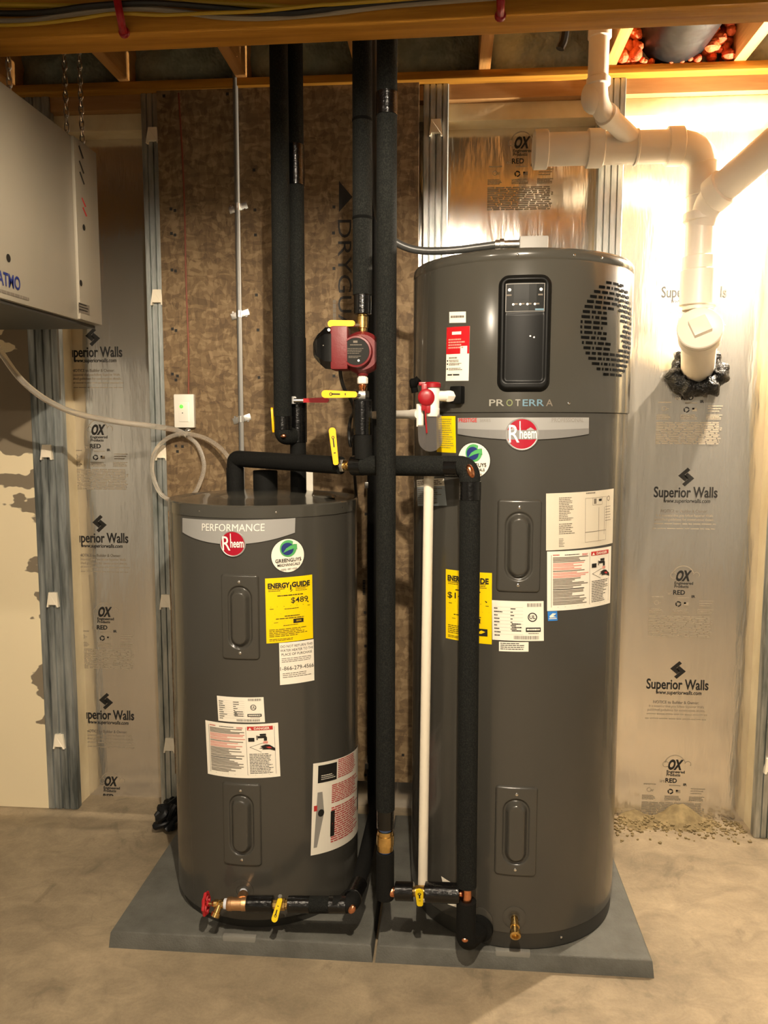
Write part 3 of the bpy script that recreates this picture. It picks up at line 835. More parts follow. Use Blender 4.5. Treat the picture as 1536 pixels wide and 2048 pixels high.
def rating_label(T, TL, TR, BL, parent, name='rating_label'):
    dc = T.decal(TL, TR, BL); lb = sheet(dc, name, 'paper', parent, 'white rating plate label')
    for i in range(9): dc.rect(.04, .16+.085*i, .60, .163+.085*i, 'ink_soft', 1.5); dc.lines(.04, .18+.085*i, .22, .215+.085*i, 1, 'ink', fill=.8, ragged=.7)
    for i in range(7): dc.lines(.36, .18+.085*i, .5, .215+.085*i, 1, 'ink', fill=.8, ragged=.8)
    for i in range(3): dc.lines(.38, .56+.085*i, .58, .6+.085*i, 1, 'ink', fill=.8, ragged=.1)
    x = .68
    while x < .95: q = dc.rng.uniform(.004, .012); dc.rect(x, .05, x+q, .14, 'ink', 2); x += q+.01
    x = .42
    while x < .9: q = dc.rng.uniform(.004, .012); dc.rect(x, .87, x+q, .96, 'ink', 2); x += q+.01
    dc.disc(.78, .40, dc.H*.115, 'ink', 2, r_in=dc.H*.09, n=24); dc.text('UL', .78, .44, dc.H*.13, 'ink', 2, bold=.02)
    dc.rect(.65, .66, .94, .77, 'ink', 2); dc.lines(.67, .69, .92, .74, 1, 'paper', 3, fill=.8, ragged=0); dc.lines(.70, .80, .9, .83, 1, 'ink_soft', fill=.6, ragged=0)
    dc.build('print', lb)

# ------------------------------------------------------------------ shorter heater
S = Tank(-.556, -.467, .281); SZ = 1.265
small = thing('water_heater', (S.cx, S.cy, PADZ), 'shorter dark grey electric water heater on the pad nearer the white cabinet', 'water heater')
MB().lathe((S.cx, S.cy, 0), (0, 0, 1), [(PADZ+.03, S.R), (SZ-.03, S.R)], 128).build('shell', M['tank'], small)
MB().lathe((S.cx, S.cy, 0), (0, 0, 1), [(PADZ, S.R-.012), (PADZ+.028, S.R-.008), (PADZ+.036, S.R-.004)], 96).build('base_ring', M['tank_base'], small)
MB().lathe((S.cx, S.cy, 0), (0, 0, 1), [(SZ-.034, S.R+.0025), (SZ-.004, S.R+.0025), (SZ, S.R-.001), (SZ+.001, S.R-.02), (SZ-.004, S.R-.03), (SZ+.012, S.R*.6), (SZ+.018, S.R*.2), (SZ+.018, .002)], 128).build('lid', M['tank_lid'], small)
screws(S, 'screw', small, SZ-.018, [S.hit(x, 1018)[0] for x in (400, 552, 684)])
# name plate
dc = S.decal((367, 1036), (590, 1036), (367, 1064)); fn, W, H = S.frame((367, 1036), (590, 1036), (367, 1064))
v = []; f = []; n = 36
for i in range(n+1):
    u = -W/2+W*i/n; t = 2*i/n-1; b = -H/2-.026*(1-t*t)
    v += [fn(u, H/2, -.001), fn(u, H/2, .0035), fn(u, b, .0035), fn(u, b, -.001)]
for i in range(n):
    for k in range(3): f.append((4*i+k, 4*i+4+k, 4*i+5+k, 4*i+1+k))
npl = MB().add(v, f).build('name_plate', M['silver'], small, sharp=30)
dn = Decal(fn, W, H, .001); dn.text('PERFORMANCE', .5, .76, .029, 'pale_ink', 5, width=W*.52); dn.build('lettering', npl)
badge(S, 466, 1087, .036, small)
installer_sticker(S, 576, 1111, .0465, small)
element_cover(S, (441, 1146), (519, 1147), (443, 1318), small)
element_cover(S, (444, 1562), (523, 1563), (447, 1727), small)
energy_label(S, (530, 1157), (624, 1149), (533, 1287), '$489', small)
dc = S.decal((558, 1286), (627, 1278), (560, 1370)); lb = sheet(dc, 'notice_label', 'paper', small, 'white do-not-return notice label')
dc.text('DO NOT RETURN THIS', .5, .12, dc.H*.085, 'ink', width=dc.W*.92); dc.text('WATER HEATER TO THE', .5, .215, dc.H*.085, 'ink', width=dc.W*.95); dc.text('PLACE OF PURCHASE', .5, .31, dc.H*.085, 'ink', width=dc.W*.88)
dc.lines(.06, .37, .95, .49, 3, 'ink_soft', fill=.35); dc.text('1-866-279-4566', .5, .66, dc.H*.135, 'ink', width=dc.W*.97); dc.lines(.08, .73, .95, .86, 3, 'ink_soft', fill=.35); dc.build('print', lb)
rating_label(S, (434, 1391), (527, 1394), (437, 1441), small)
danger_label(S, (411, 1440), (556, 1445), (416, 1547), small)
# booklet in a plastic sleeve
bk = S.decal((626, 1527), (716, 1488), (621, 1711), .0012)
lb = sheet(bk, 'instruction_booklet', 'paper', small, 'red printed instruction booklet in clear sleeve')
bk.rect(.06, .03, .32, .22, 'ink', 1.6); bk.lines(.10, .14, .30, .20, 3, 'paper', 2.2, fill=.35)
bk.lines(.34, .01, .75, .22, 10, 'ink_red', 1.8, fill=.5, ragged=.25); bk.lines(.25, .27, .85, .48, 10, 'ink_red', 1.8, fill=.5); bk.lines(.25, .52, .85, .92, 16, 'ink_red', 1.8, fill=.5)
bk.poly([(.06, .32), (.12, .32), (.15, .55), (.07, .92), (.03, .92)], 'grey_plastic', 1.7); bk.rect(.02, .46, .06, .52, 'ink_red', 1.9); bk.disc(.11, .55, .011, 'ink', 1.9)
bk.rect(.24, .56, .30, .84, 'ink', 1.9); bk.rect(.86, .40, .93, .74, 'ink', 1.9)
bk.build('print', lb)
# heater top outlets
ZT = SZ+.012
px_stub = {}
for (px, nm, rr, top) in ((471, 'outlet_stub', .0265, 932), (531, 'anode_stub', .037, 938)):
    p = at(px, 982, Y=-.452)
    q = at(px, top, Y=-.452)
    MB().lathe((p.x, p.y, ZT-.004), (0, 0, 1), [(0, rr), (q.z-ZT-.002, rr), (q.z-ZT, rr*.93), (q.z-ZT-.006, rr*.6)], 24).build(nm, M['foam_dark'], small)
    px_stub[nm] = (p.x, p.y, q.z)
for px, sx in ((471, .055), (560, .05), (640, .05)):
    p = at(px, 992, Y=-.50)
    MB().lathe((p.x, p.y, ZT-.008), (0, 0, 1), [(0, sx), (.006, sx*.9), (.008, sx*.55)], 28).build('top_boss', M['tank_lid'], small)
MB().box((at(617, 965, Y=-.40).x, -.40, SZ+.045), (.028, .002, .085)).build('hang_tag', M['paper'], small)
a, z = S.hit(484, 1782)
MB().lathe(S.pt(a, z, -.006), S.nrm(a), [(0, .034), (.007, .034), (.008, .024), (.0075, .017), (.001, .016)], 28).build('drain_escutcheon', M['tank'], small)

# ------------------------------------------------------------------ taller heat pump heater
B = Tank(.203, -.470, .306); BZ = 1.924
big = thing('heat_pump_water_heater', (B.cx, B.cy, PADZ), 'taller dark grey heat pump water heater with black control panel', 'water heater')
seam = B.hit(1040, 824)[1]
MB().lathe((B.cx, B.cy, 0), (0, 0, 1), [(PADZ+.05, B.R), (seam-.002, B.R)], 128).build('shell', M['tank'], big)
MB().lathe((B.cx, B.cy, 0), (0, 0, 1), [(seam-.003, B.R-.004), (seam, B.R+.003), (seam+.01, B.R+.0035), (BZ-.035, B.R+.0035), (BZ-.03, B.R+.001), (BZ-.026, B.R+.0035), (BZ-.012, B.R+.0035), (BZ-.003, B.R-.002), (BZ, B.R-.012), (BZ-.002, B.R-.03), (BZ-.002, .002)], 128).build('top_shroud', M['tank_lid'], big, sharp=50)
MB().lathe((B.cx, B.cy, 0), (0, 0, 1), [(PADZ, B.R-.008), (PADZ+.004, B.R-.004), (PADZ+.044, B.R-.002), (PADZ+.052, B.R-.001)], 96).build('base_ring', M['tank_base'], big)
BS = Tank(B.cx, B.cy, B.R+.0035)
screws(BS, 'screw', big, BZ-.02, [B.hit(x, 520)[0] for x in (1035, 1147, 1200)])
screws(BS, 'screw', big, seam+.022, [B.hit(1136, 813)[0]])
screws(B, 'screw', big, PADZ+.03, [B.hit(1122, 1882)[0]])
# control panel
a0, z0 = BS.hit(996, 548); a1, z1 = BS.hit(1106, 548); _, z2 = BS.hit(1050, 785)
PW = (a1-a0)*B.R; PH = z1-z2+.0; ac, zc = (a0+a1)/2, (z1+z2)/2
iw, ih = PW*.74, PH*.86
def panel(u, v):
    d_ = rrect(u, v, PW, PH, .028); h = ramp(d_, -.012, .003, .015, -.004)
    e = rrect(u, v-.004, iw, ih, .012)
    h += ramp(e, -.004, .001, -.006, 0)
    if e < -.003 and v < PH*.165: h += .002*math.cos(u/iw*2.4)
    return h
cp = BS.field('control_panel', ac, zc, PW+.008, PH+.008, panel, M['black_plastic'], big, 60, 110, 'black control panel')
dp = Decal(BS.map(ac, zc+PH*.30), iw*.93, PH*.235, .001)
dp.rect(0, 0, 1, 1, 'grey_plastic', 10.8).rect(.015, .02, .985, .98, 'lcd', 11.3)
dp.rect(.22, .1, .78, .58, 'lcd', 11.8)
for x in (.1, .9): dp.disc(x, .22, .004, 'pale_ink', 12, n=10); dp.lines(x-.07, .38, x+.07, .46, 1, 'ink_soft', 12, fill=.7, ragged=.2)
for x in (.2, .38, .56, .75): dp.disc(x, .74, .003, 'pale_ink', 12, n=8); dp.lines(x+.03, .70, x+.12, .78, 1, 'ink_soft', 12, fill=.7, ragged=.2)
dp.rect(.76, .90, .98, .96, 'teal_ink', 12); dp.build('display', cp)
dd = Decal(BS.map(ac, zc-.01), iw, .02, .001)
dd.disc(.64, .35, .0022, 'pale_ink', 12, n=8).disc(.73, .5, .0022, 'pale_ink', 12, n=8); dd.build('latch_mark', cp)
# series lettering
for t, x0, x1, m_ in (('PR', 977, 1010, 'dull_ink'), ('O', 1012, 1026, 'lime_ink'), ('T', 1030, 1041, 'dull_ink'), ('ERR', 1043, 1090, 'teal_ink'), ('A', 1091, 1106, 'ink_soft')):
    A0, zz = BS.hit(x0, 812); A1, _ = BS.hit(x1, 812)
    dl = Decal(BS.map((A0+A1)/2, zz), 1, 1, .001); dl.text(t, .5, .5, .024, m_, 1, width=(A1-A0)*B.R*.92, bold=.01); dl.build('series_lettering', big)
# name plate
fn, W, H = B.frame((917, 836), (1176, 835), (917, 868))
v = []; f = []; n = 40
for i in range(n+1):
    u = -W/2+W*i/n; t = 2*i/n-1; b = -H/2-.014*(1-t*t)
    v += [fn(u, H/2, -.001), fn(u, H/2, .004), fn(u, b, .004), fn(u, b, -.001)]
for i in range(n):
    for k in range(3): f.append((4*i+k, 4*i+4+k, 4*i+5+k, 4*i+1+k))
npl = MB().add(v, f).build('name_plate', M['silver'], big, sharp=30)
dn = Decal(fn, W, H, .001)
for i in range(20):
    x0_, x1_ = i/20, (i+1)/20; y0_, y1_ = .66+.10*math.sin(i/20*PI), .66+.10*math.sin((i+1)/20*PI)
    yb0, yb1 = .98+.34*(1-(2*x0_-1)**2), .98+.34*(1-(2*x1_-1)**2)
    dn.mb.add([dn.p(x0_, y0_, 4.5), dn.p(x1_, y1_, 4.5), dn.p(x1_, yb1, 4.5), dn.p(x0_, yb0, 4.5)], [(0, 1, 2, 3)], dn.mi('silver2'))
dn.text('PRESTIGE', .012, .26, .0145, 'ink_red', 5, width=W*.15, align='L', bold=.02); dn.text('SERIES', .185, .25, .011, 'grey_plastic', 5, width=W*.08, align='L')
dn.text('PROFESSIONAL', .70, .27, .0145, 'grey_plastic', 5, width=W*.25, align='L', bold=.01)
dn.build('lettering', npl)
badge(B, 1044, 868, .042, big)
installer_sticker(B, 947, 921, .0465, big)
# grille of slots where the fan breathes
ga, gz = BS.hit(1232, 660)
ga -= .02
gr = Decal(BS.map(ga, gz), 1, 1, .0013); GR = .124; g = random.Random(5)
rows = 19
for j in range(rows):
    y = -GR+.008+j*(2*GR-.016)/(rows-1); hw = math.sqrt(max(0, GR*GR-y*y)); x = -hw
    while x < hw-.004:
        L_ = g.choice((.006, .014, .022, .026)); x1_ = min(x+L_, hw); cxm = (x+x1_)/2
        if not ((abs(cxm)/.040)**2+(y/.055)**2 < 1): gr.rect(.5+x, .5-y-.0035, .5+x1_, .5-y+.0035, 'black_rubber', 1)
        x = x1_+.0055
gr.build('vent_slots', big, 'black slotted air grille')
hb = BS.map(ga, gz)
# labels
dc = BS.decal((899, 624), (932, 623), (899, 646)); lb = sheet(dc, 'small_label', 'paper', big); dc.lines(.1, .35, .9, .6, 1, 'ink_soft', fill=.8, ragged=0); dc.build('print', lb)
dc = BS.decal((894, 655), (940, 652), (892, 762)); lb = sheet(dc, 'app_label', 'paper', big, 'red and white setup label')
dc.rect(0, 0, 1, .5, 'red_label', 1.5, step=.012); dc.lines(.26, .09, .66, .15, 1, 'paper', fill=.9, ragged=0, word=False); dc.lines(.1, .22, .85, .42, 4, 'ink_pink', fill=.55)
dc.rect(.64, .36, .92, .50, 'paper', 2)
dc.lines(.14, .56, .6, .60, 1, 'ink_soft', fill=.6)
for y in (.61, .67, .76): dc.rect(.04, y, .10, y+.03, 'ink', 2); dc.lines(.14, y, .75, y+.05, 2, 'ink_soft', fill=.55)
dc.rect(.08, .875, .30, .90, 'ink', 2).rect(.34, .875, .62, .90, 'ink', 2); dc.build('print', lb)
dc = B.decal((873, 832), (911, 832), (874, 904)); lb = sheet(dc, 'caution_label', 'ylabel', big, 'plain yellow caution label'); dc.lines(.15, .08, .9, .92, 14, 'lime_ink', fill=.3); dc.build('print', lb)
dc = B.decal((834, 960), (888, 956), (836, 1012)); lb = sheet(dc, 'relief_valve_tag', 'foil_tag', big, 'grey foil tag behind the discharge pipe')
dc.rect(0, 0, 1, .28, 'paper', 1.6); dc.lines(.05, .05, .95, .25, 3, 'ink_soft', fill=.5); dc.lines(.05, .35, .95, .95, 8, 'ink_soft', fill=.4); dc.build('print', lb)
element_cover(B, (994, 997), (1085, 997), (994, 1184), big)
element_cover(B, (990, 1568), (1077, 1571), (990, 1748), big)
dc = B.decal((1092, 987), (1227, 977), (1092, 1101)); lb = sheet(dc, 'wiring_label', 'paper2', big, 'white wiring diagram sheet')
dc.lines(.50, .02, .64, .05, 1, 'ink_soft', fill=.7, ragged=0)
dc.lines(.15, .08, .36, .50, 14, 'ink_soft', fill=.45, ragged=.5); dc.lines(.15, .54, .38, .74, 6, 'ink_soft', fill=.45, ragged=.4); dc.lines(.15, .80, .22, .96, 6, 'ink_soft', fill=.4)
for (x0_, y0_, x1_, y1_) in ((.49, .12, .84, .90), (.49, .72, .84, .725), (.60, .12, .76, .25), (.70, .30, .705, .9), (.80, .30, .805, .8)):
    q = .004
    dc.rect(x0_, y0_, x1_, y0_+q, 'ink_soft', 2).rect(x0_, y1_, x1_, y1_+q, 'ink_soft', 2).rect(x0_, y0_, x0_+q, y1_, 'ink_soft', 2).rect(x1_-q, y0_, x1_, y1_, 'ink_soft', 2)
dc.rect(.62, .14, .66, .23, 'ink_soft', 2).rect(.70, .15, .75, .19, 'ink', 2); dc.disc(.88, .16, .007, 'ink_soft', 2, r_in=.005, n=12); dc.lines(.82, .3, .94, .6, 6, 'ink_soft', fill=.2); dc.build('print', lb)
danger_label(B, (1094, 1103), (1222, 1092), (1094, 1222), big)
dc = B.decal((1095, 1223), (1114, 1222), (1096, 1242)); lb = sheet(dc, 'efficiency_label', 'blue_label', big, 'small blue star label'); dc.poly([(.15, .5), (.5, .2), (.9, .25), (.55, .5), (.9, .62), (.2, .65)], 'paper', 2); dc.rect(.1, .72, .9, .80, 'paper', 2); dc.build('print', lb)
energy_label(B, (892, 1138), (984, 1146), (892, 1276), '$14', big, True)
rating_label(B, (984, 1200), (1087, 1202), (985, 1279), big)
dc = B.decal((998, 1283), (1057, 1284), (998, 1302)); lb = sheet(dc, 'note_label', 'paper', big); dc.lines(.05, .12, .95, .9, 4, 'ink', fill=.4); dc.build('print', lb)
# top box and conduit fitting
p = at(1068, 472, Y=-.62); q = at(1097, 472, Y=-.62).x-at(1040, 472, Y=-.62).x
MB().box((p.x, -.60, (p.z+BZ-.005)/2), (q, .05, p.z-BZ+.005), bev=.003).build('junction_box', M['grey_plastic'], big)
# drain port with its escutcheon and brass spout
a, z = B.hit(1029, 1835)
MB().lathe(B.pt(a, z, -.004), B.nrm(a), [(0, .032), (.005, .032), (.007, .022), (.006, .014), (0, .013)], 28).build('drain_escutcheon', M['tank'], big)
dv = MB()
dv.lathe(B.pt(a, z, -.01), B.nrm(a)+Vector((0, 0, -.25)), [(0, .010), (.03, .010), (.031, .0125), (.04, .0125), (.041, .010), (.055, .011), (.056, .0145), (.068, .0145), (.069, .009), (.062, .008)], 20)
dv.build('drain_spout', M['brass'], big, label='brass drain spout')
# black side port for the condensate line
a, z = BS.hit(918, 790)
MB().box(BS.pt(a, z, .008), (.036, .02, .046), bev=.004, rot=Matrix.Rotation(a, 3, 'Z')).build('condensate_port', M['black_plastic'], big)
a, z = B.hit(962, 1838)
MB().lathe(B.pt(a, z, -.004), B.nrm(a), [(0, .034), (.006, .034), (.008, .024)], 28).build('inlet_escutcheon', M['tank'], big)

# ================================================================== pipework
V = Vector
EX = -1.085; EY1 = -.398; EY0 = -1.34; EZ0 = 1.785; EZ1 = 2.304      # white cabinet
IR = .0252
def sleeve(name, pts, r, parent, m='foam_sleeve', n=24, bend=.035, **k):
    return MB().tube(fillet(pts, bend, 7), r, n).build(name, M[m], parent, **k)
def wrap(p, q, r, parent, name='tape_wrap'):
    return MB().lathe(p, V(q)-V(p), [(0, r-.002), (.001, r), ((V(q)-V(p)).length-.001, r), ((V(q)-V(p)).length, r-.002)], 24).build(name, M['tape'], parent)
def lever(p0, p1, wd, th, face, m, parent, stem=None, mark=True):
    """flat lever grip from p0 to p1, its broad side facing `face`"""
    p0, p1 = V(p0), V(p1); d_ = (p1-p0).normalized(); n_ = V(face); n_ = (n_-d_*n_.dot(d_)).normalized(); s_ = d_.cross(n_)
    L_ = (p1-p0).length; out = []
    K = 8
    for k in range(K+1): a_ = -PI/2+PI*k/K; out.append((L_-wd*.5+wd*.5*math.cos(a_), wd*.5*math.sin(a_)))
    out += [(0, wd*.38), (-.004, wd*.2), (-.004, -wd*.2), (0, -wd*.38)]
    poly = [p0+d_*a_+s_*b_+n_*(th/2) for a_, b_ in out]
    h = MB().prism(poly, n_*-th).build('handle', M[m], parent)
    if mark:
        dm = Decal(lambda u, v, k: p0+d_*(L_/2+u)+s_*v+n_*(th/2+k), L_, wd, .0005)
        dm.disc(.72, .5, wd*.22, 'ink', 1, r_in=wd*.12, n=12); dm.rect(.45, .40, .70, .58, 'ink', 1); dm.rect(.28, .35, .31, .62, 'ink', 1); dm.build('marking', h)
    return h
def hexnut(p, d_, r, L_, m, parent, name='nut'):
    return MB().lathe(p, d_, [(0, r*.93), (L_*.1, r), (L_*.9, r), (L_, r*.93)], 6).build(name, M[m], parent, sharp=25)

# --- front riser down to the taller heater's lower valve line
YC = -.815; xC = at(772, 1000, Y=YC).x
zC = lambda py: at(772, py, Y=YC).z
riser = thing('insulated_pipe', (xC, YC, zC(1777)-.03), 'long foam covered riser in front of the gap between heaters', 'pipe')
sleeve('foam_sleeve', [(xC, YC, 2.90), (xC, YC, zC(1618))], IR, riser)
wrap((xC, YC, zC(232)), (xC, YC, zC(185)), IR+.0012, riser)
wrap((xC, YC, zC(1655)), (xC, YC, zC(1614)), IR-.002, riser)
MB().lathe((xC, YC, zC(1703)), (0, 0, 1), [(0, .014), (.004, .016), (.005, .021), (.02, .0215), (.021, .0235), (.048, .0235), (.049, .021), (.06, .0205), (.061, .015), (.068, .0145)], 24).build('check_valve', M['brass'], riser, label='brass check valve')
for y0, y1 in ((1660, 1653), (1706, 1699)):
    MB().cyl((xC, YC, zC(y0)), (xC, YC, zC(y1)), .0165, 20).build('thread_tape', M['blue_tape'], riser)
YV = -.835
crossL = V((xC, YC, zC(1781))); xV2 = at(933, 1786, Y=YV).x; crossR = V((xV2, YV, at(933, 1787, Y=YV).z))
sleeve('foam_sleeve', [(xC, YC, zC(1703)), (xC, YC, zC(1795))], IR-.001, riser, 'foam_dark')
MB().tube(fillet([(xC, YC, zC(1760)), crossL, crossL.lerp(crossR, .145)], .02), .0115, 14).build('copper_pipe', M['copper'], riser)
MB().ball(crossL.lerp(crossR, .085)+V((0, -.003, 0)), .0155, 1.2, 1, 1).build('copper_elbow', M['copper'], riser)
cd = (crossR-crossL)
cross = thing('valve_line', crossL.lerp(crossR, .5)-V((0, 0, .03)), 'taped black pipe link between the two risers by the taller heater base', 'pipe')
wrap(crossL+cd*.13, crossL+cd*.355, .0245, cross); wrap(crossL+cd*.50, crossL+cd*.92, .0265, cross)
MB().cyl(crossL+cd*.14, crossL+cd*.945, .0112, 14).build('copper_pipe', M['copper'], cross)
bv = thing('ball_valve', crossL+cd*.43-V((0, 0, .02)), 'brass ball valve with upright yellow handle between the risers', 'valve')
MB().lathe(crossL+cd*.35, cd, [(0, .0125), (.006, .0135), (.007, .0165), (.03, .0165), (.031, .0135), (.036, .0125)], 18).build('body', M['brass'], bv)
vc = crossL+cd*.43
MB().cyl(vc+V((0, -.01, 0)), vc+V((0, -.036, 0)), .006, 12).build('stem', M['brass'], bv)
lever(vc+V((.002, -.038, -.012)), vc+V((.0, -.05, .038)), .021, .005, (0, -1, .2), 'yellow2', bv)

# --- hot outlet of the shorter heater, through a valve, across and down the taller heater
xs, ys, zs = px_stub['outlet_stub']
H0 = V((xs, ys, at(470, 917, Y=ys).z)); H1 = at(682, 931, Y=-.668)
hotL = thing('insulated_pipe', (xs, ys, zs-.01), 'black foam pipe leaving the shorter heater top towards a brass valve', 'pipe')
sleeve('foam_sleeve', [(xs, ys, zs-.012), H0, H1], IR-.0005, hotL, 'foam_dark', bend=.03)
H2 = at(706, 931, Y=-.684); H3 = at(939, 934, Y=YV); xV = at(940, 1000, Y=YV).x
hv = thing('ball_valve', H1.lerp(H2, .5)-V((0, 0, .025)), 'brass ball valve with upright yellow handle beside black hot outlet pipe', 'valve')
hexnut(H1-(H2-H1).normalized()*.006, H2-H1, .0185, .018, 'chrome', hv)
MB().lathe(H1.lerp(H2, .25), H2-H1, [(0, .010), (.006, .0105), (.007, .0145), (.013, .0145), (.014, .0125), (.02, .0145), (.03, .0145)], 16).build('body', M['brass'], hv)
hb = at(672, 924, Y=-.705); hu = at(664, 855, Y=-.70)
MB().cyl(hb, H1+V((0, .0, 0)), .005, 10).build('stem', M['chrome'], hv)
lever(hb+V((0, 0, -.004)), hu, .019, .005, (0, -1, 0), 'yellow', hv)
hotR = thing('insulated_pipe', (xV, YV, .25), 'black foam pipe crossing and dropping down the front of the taller heater', 'pipe')
vT = V((xV2, YV, at(933, 1771, Y=YV).z))
sleeve('foam_sleeve', [H2, H3+V((0, 0, .002)), V((xV, YV, at(940, 990, Y=YV).z)), vT], IR+.0013, hotR, bend=.03)
hd = (H3-H2)
wrap(H2+hd*.0, H2+hd*.1, IR+.0022, hotR); wrap(H2+hd*.82, H2+hd*.93, IR+.0022, hotR)
wrap((xV, YV, at(940, 1000, Y=YV).z), (xV, YV, at(940, 962, Y=YV).z), IR+.0024, hotR)
wrap((xV2, YV, at(940, 1771, Y=YV).z), (xV2, YV, at(940, 1735, Y=YV).z), IR+.0005, hotR)
ce = at(941, 943, Y=YV-.019)
MB().ball(ce, .0125, .85, 1.0, 1.55, rot=Matrix.Rotation(-.35, 3, 'Y')).build('copper_elbow', M['copper'], hotR)
MB().lathe((xV2, YV, crossR.z-.03), (0, 0, 1), [(0, .0125), (.008, .0125), (.009, .0145), (.05, .0145), (.051, .0125), (.062, .0125)], 16).build('copper_tee', M['copper'], hotR)
pa, pz = B.hit(962, 1840); port = B.pt(pa, .098, .0)
zb = .106
low = thing('insulated_pipe', (xV2, YV, zb-.03), 'black foam elbow feeding the taller heater inlet at pad level', 'pipe')
sleeve('foam_sleeve', [(xV2, YV, at(933, 1801, Y=YV).z), (xV2, YV, zb), port], IR+.001, low, 'foam_dark', bend=.03)
MB().lathe(B.pt(pa, .105, .002), B.nrm(pa), [(0, .036), (.014, .036), (.016, .025)], 24).build('foam_collar', M['foam_dark'], low)
MB().ball(at(930, 1879, Y=YV-.021), .0095, 1.0, .8, .8).build('copper_elbow', M['copper'], low)

# --- discharge pipe of the relief valve
t0 = at(857, 1000, Y=-.742); t1 = at(845, 1799, Y=-.742); tt = t1+(t0-t1)*((at(857, 940, Y=-.742).z-t1.z)/(t0.z-t1.z))
tp = thing('discharge_pipe', t1, 'thin white plastic discharge pipe down the front of the taller heater', 'pipe')
ta = math.atan2(tt.x-B.cx, -(tt.y-B.cy))
MB().tube(fillet([t1, tt, B.pt(ta, tt.z, -.01)], .025), .0134, 18).build('pipe', M['pvc2'], tp)
MB().cyl(t1+V((0, 0, .0)), t1+V((0, 0, .018)), .0148, 18).build('end_fitting', M['pvc'], tp)
c4 = [B.hit(*q) for q in ((883, 1752), (917, 1772), (916, 1815), (896, 1808))]; v = []; f = []; nn = 5     # lies on the shell
for a_ in range(nn+1):
    for b_ in range(nn+1):
        s_, t_ = a_/nn, b_/nn
        lo_ = [c4[0][k]*(1-s_)+c4[1][k]*s_ for k in (0, 1)]; hi_ = [c4[3][k]*(1-s_)+c4[2][k]*s_ for k in (0, 1)]
        v.append(B.pt(lo_[0]*(1-t_)+hi_[0]*t_, lo_[1]*(1-t_)+hi_[1]*t_, .0012))
for a_ in range(nn):
    for b_ in range(nn): k = a_*(nn+1)+b_; f.append((k, k+nn+1, k+nn+2, k+1))
MB().add(v, f).build('paper_tag', M['paper'], label='folded white paper tag stuck low on the taller heater', cat='tag')

# --- circulator loop
YD = -.700; xD = at(725, 640, Y=YD).x
zD = lambda py: at(725, py, Y=YD).z
dpipe = thing('insulated_pipe', (xD, YD, zD(628)), 'foam covered riser ending in brass fitting above the red pump', 'pipe')
sleeve('foam_sleeve', [(xD, YD, 2.90), (xD, YD, zD(590))], IR+.0005, dpipe)
for y in (241, 437):
    MB().lathe((xD, YD, zD(y)-.004), (0, 0, 1), [(0, IR+.0005), (.002, IR+.0015), (.006, IR+.0015), (.008, IR+.0005)], 24).build('tie_band', M['black_rubber'], dpipe)
wrap((xD, YD, zD(629)), (xD, YD, zD(588)), IR-.002, dpipe)
v1 = thing('ball_valve', (xD, YD, zD(672)), 'brass valve with short yellow handle pointing sideways above red pump', 'valve')
MB().lathe((xD, YD, zD(672)), (0, 0, 1), [(0, .010), (.008, .010), (.012, .0105), (.02, .0105), (.021, .015), (.05, .0155), (.052, .013), (.06, .013)], 18).build('body', M['brass'], v1)
MB().cyl((xD, YD, zD(673)), (xD, YD, zD(665)), .0135, 18).build('thread_tape', M['blue_tape'], v1)
lever(at(707, 647, Y=YD-.03), at(656, 648, Y=YD-.03), .019, .012, (0, -1, 0), 'yellow', v1, mark=False)
MB().cyl(at(700, 650, Y=YD-.03), V((xD, YD-.002, zD(650))), .005, 10).build('stem', M['zinc'], v1)
pc = at(713, 704, Y=YD-.035)
pump = thing('circulator_pump', (xD, YD, zD(745)), 'red circulator pump with round black face and black side box', 'pump')
MB().lathe((pc.x, pc.y+.075, pc.z), (0, -1, 0), [(0, .030), (.005, .047), (.03, .05), (.036, .047), (.05, .043), (.08, .0425), (.088, .040), (.089, .0355), (.086, .034)], 36).build('motor_housing', M['pump_red'], pump)
MB().lathe((xD, YD, pc.z), (0, -1, 0), [(-.028, .040), (-.02, .054), (.012, .056), (.022, .05), (.03, .046)], 36).build('volute', M['pump_red'], pump)
MB().lathe((xD, YD, zD(752)), (0, 0, 1), [(0, .014), (.006, .017), (zD(672)-zD(752)-.006, .017), (zD(672)-zD(752), .014)], 20).build('flow_neck', M['pump_red'], pump)
dcf = Decal(lambda u, v, k: V((pc.x+u, pc.y-.0125-k, pc.z+v)), .07, .07, .0005)
dcf.disc(.5, .5, .0345, 'pump_face', 1, n=36); dcf.rect(.40, .10, .56, .18, 'ink_soft', 2); dcf.lines(.28, .24, .72, .29, 1, 'ink_soft', 2, fill=.6, ragged=0)
dcf.lines(.18, .38, .80, .62, 4, 'ink_soft', 2, fill=.3); dcf.lines(.22, .66, .74, .76, 2, 'ink_soft', 2, fill=.4); dcf.disc(.60, .83, .003, 'pale_ink', 2, n=10); dcf.build('face_plate', pump)
bl = at(663, 652, Y=YD-.03); br = at(690, 652, Y=YD-.03); bz0 = at(676, 740, Y=YD-.03).z; bz1 = at(676, 653, Y=YD-.03).z
MB().box(((bl.x+br.x)/2+.004, YD-.012, (bz0+bz1)/2), (br.x-bl.x+.01, .075, bz1-bz0), bev=.006).build('terminal_plate', M['pump_red'], pump)
w0 = bl.x+.002; w1 = at(626, 690, Y=YD-.03).x; zm = (bz0+bz1)/2; hh = (bz1-bz0)/2
v = []; f = []
secs = [(w0, hh*.97, .037), (w0-(w0-w1)*.35, hh*.95, .037), (w0-(w0-w1)*.75, hh*.62, .033), (w1+.004, hh*.42, .026), (w1, hh*.30, .018)]
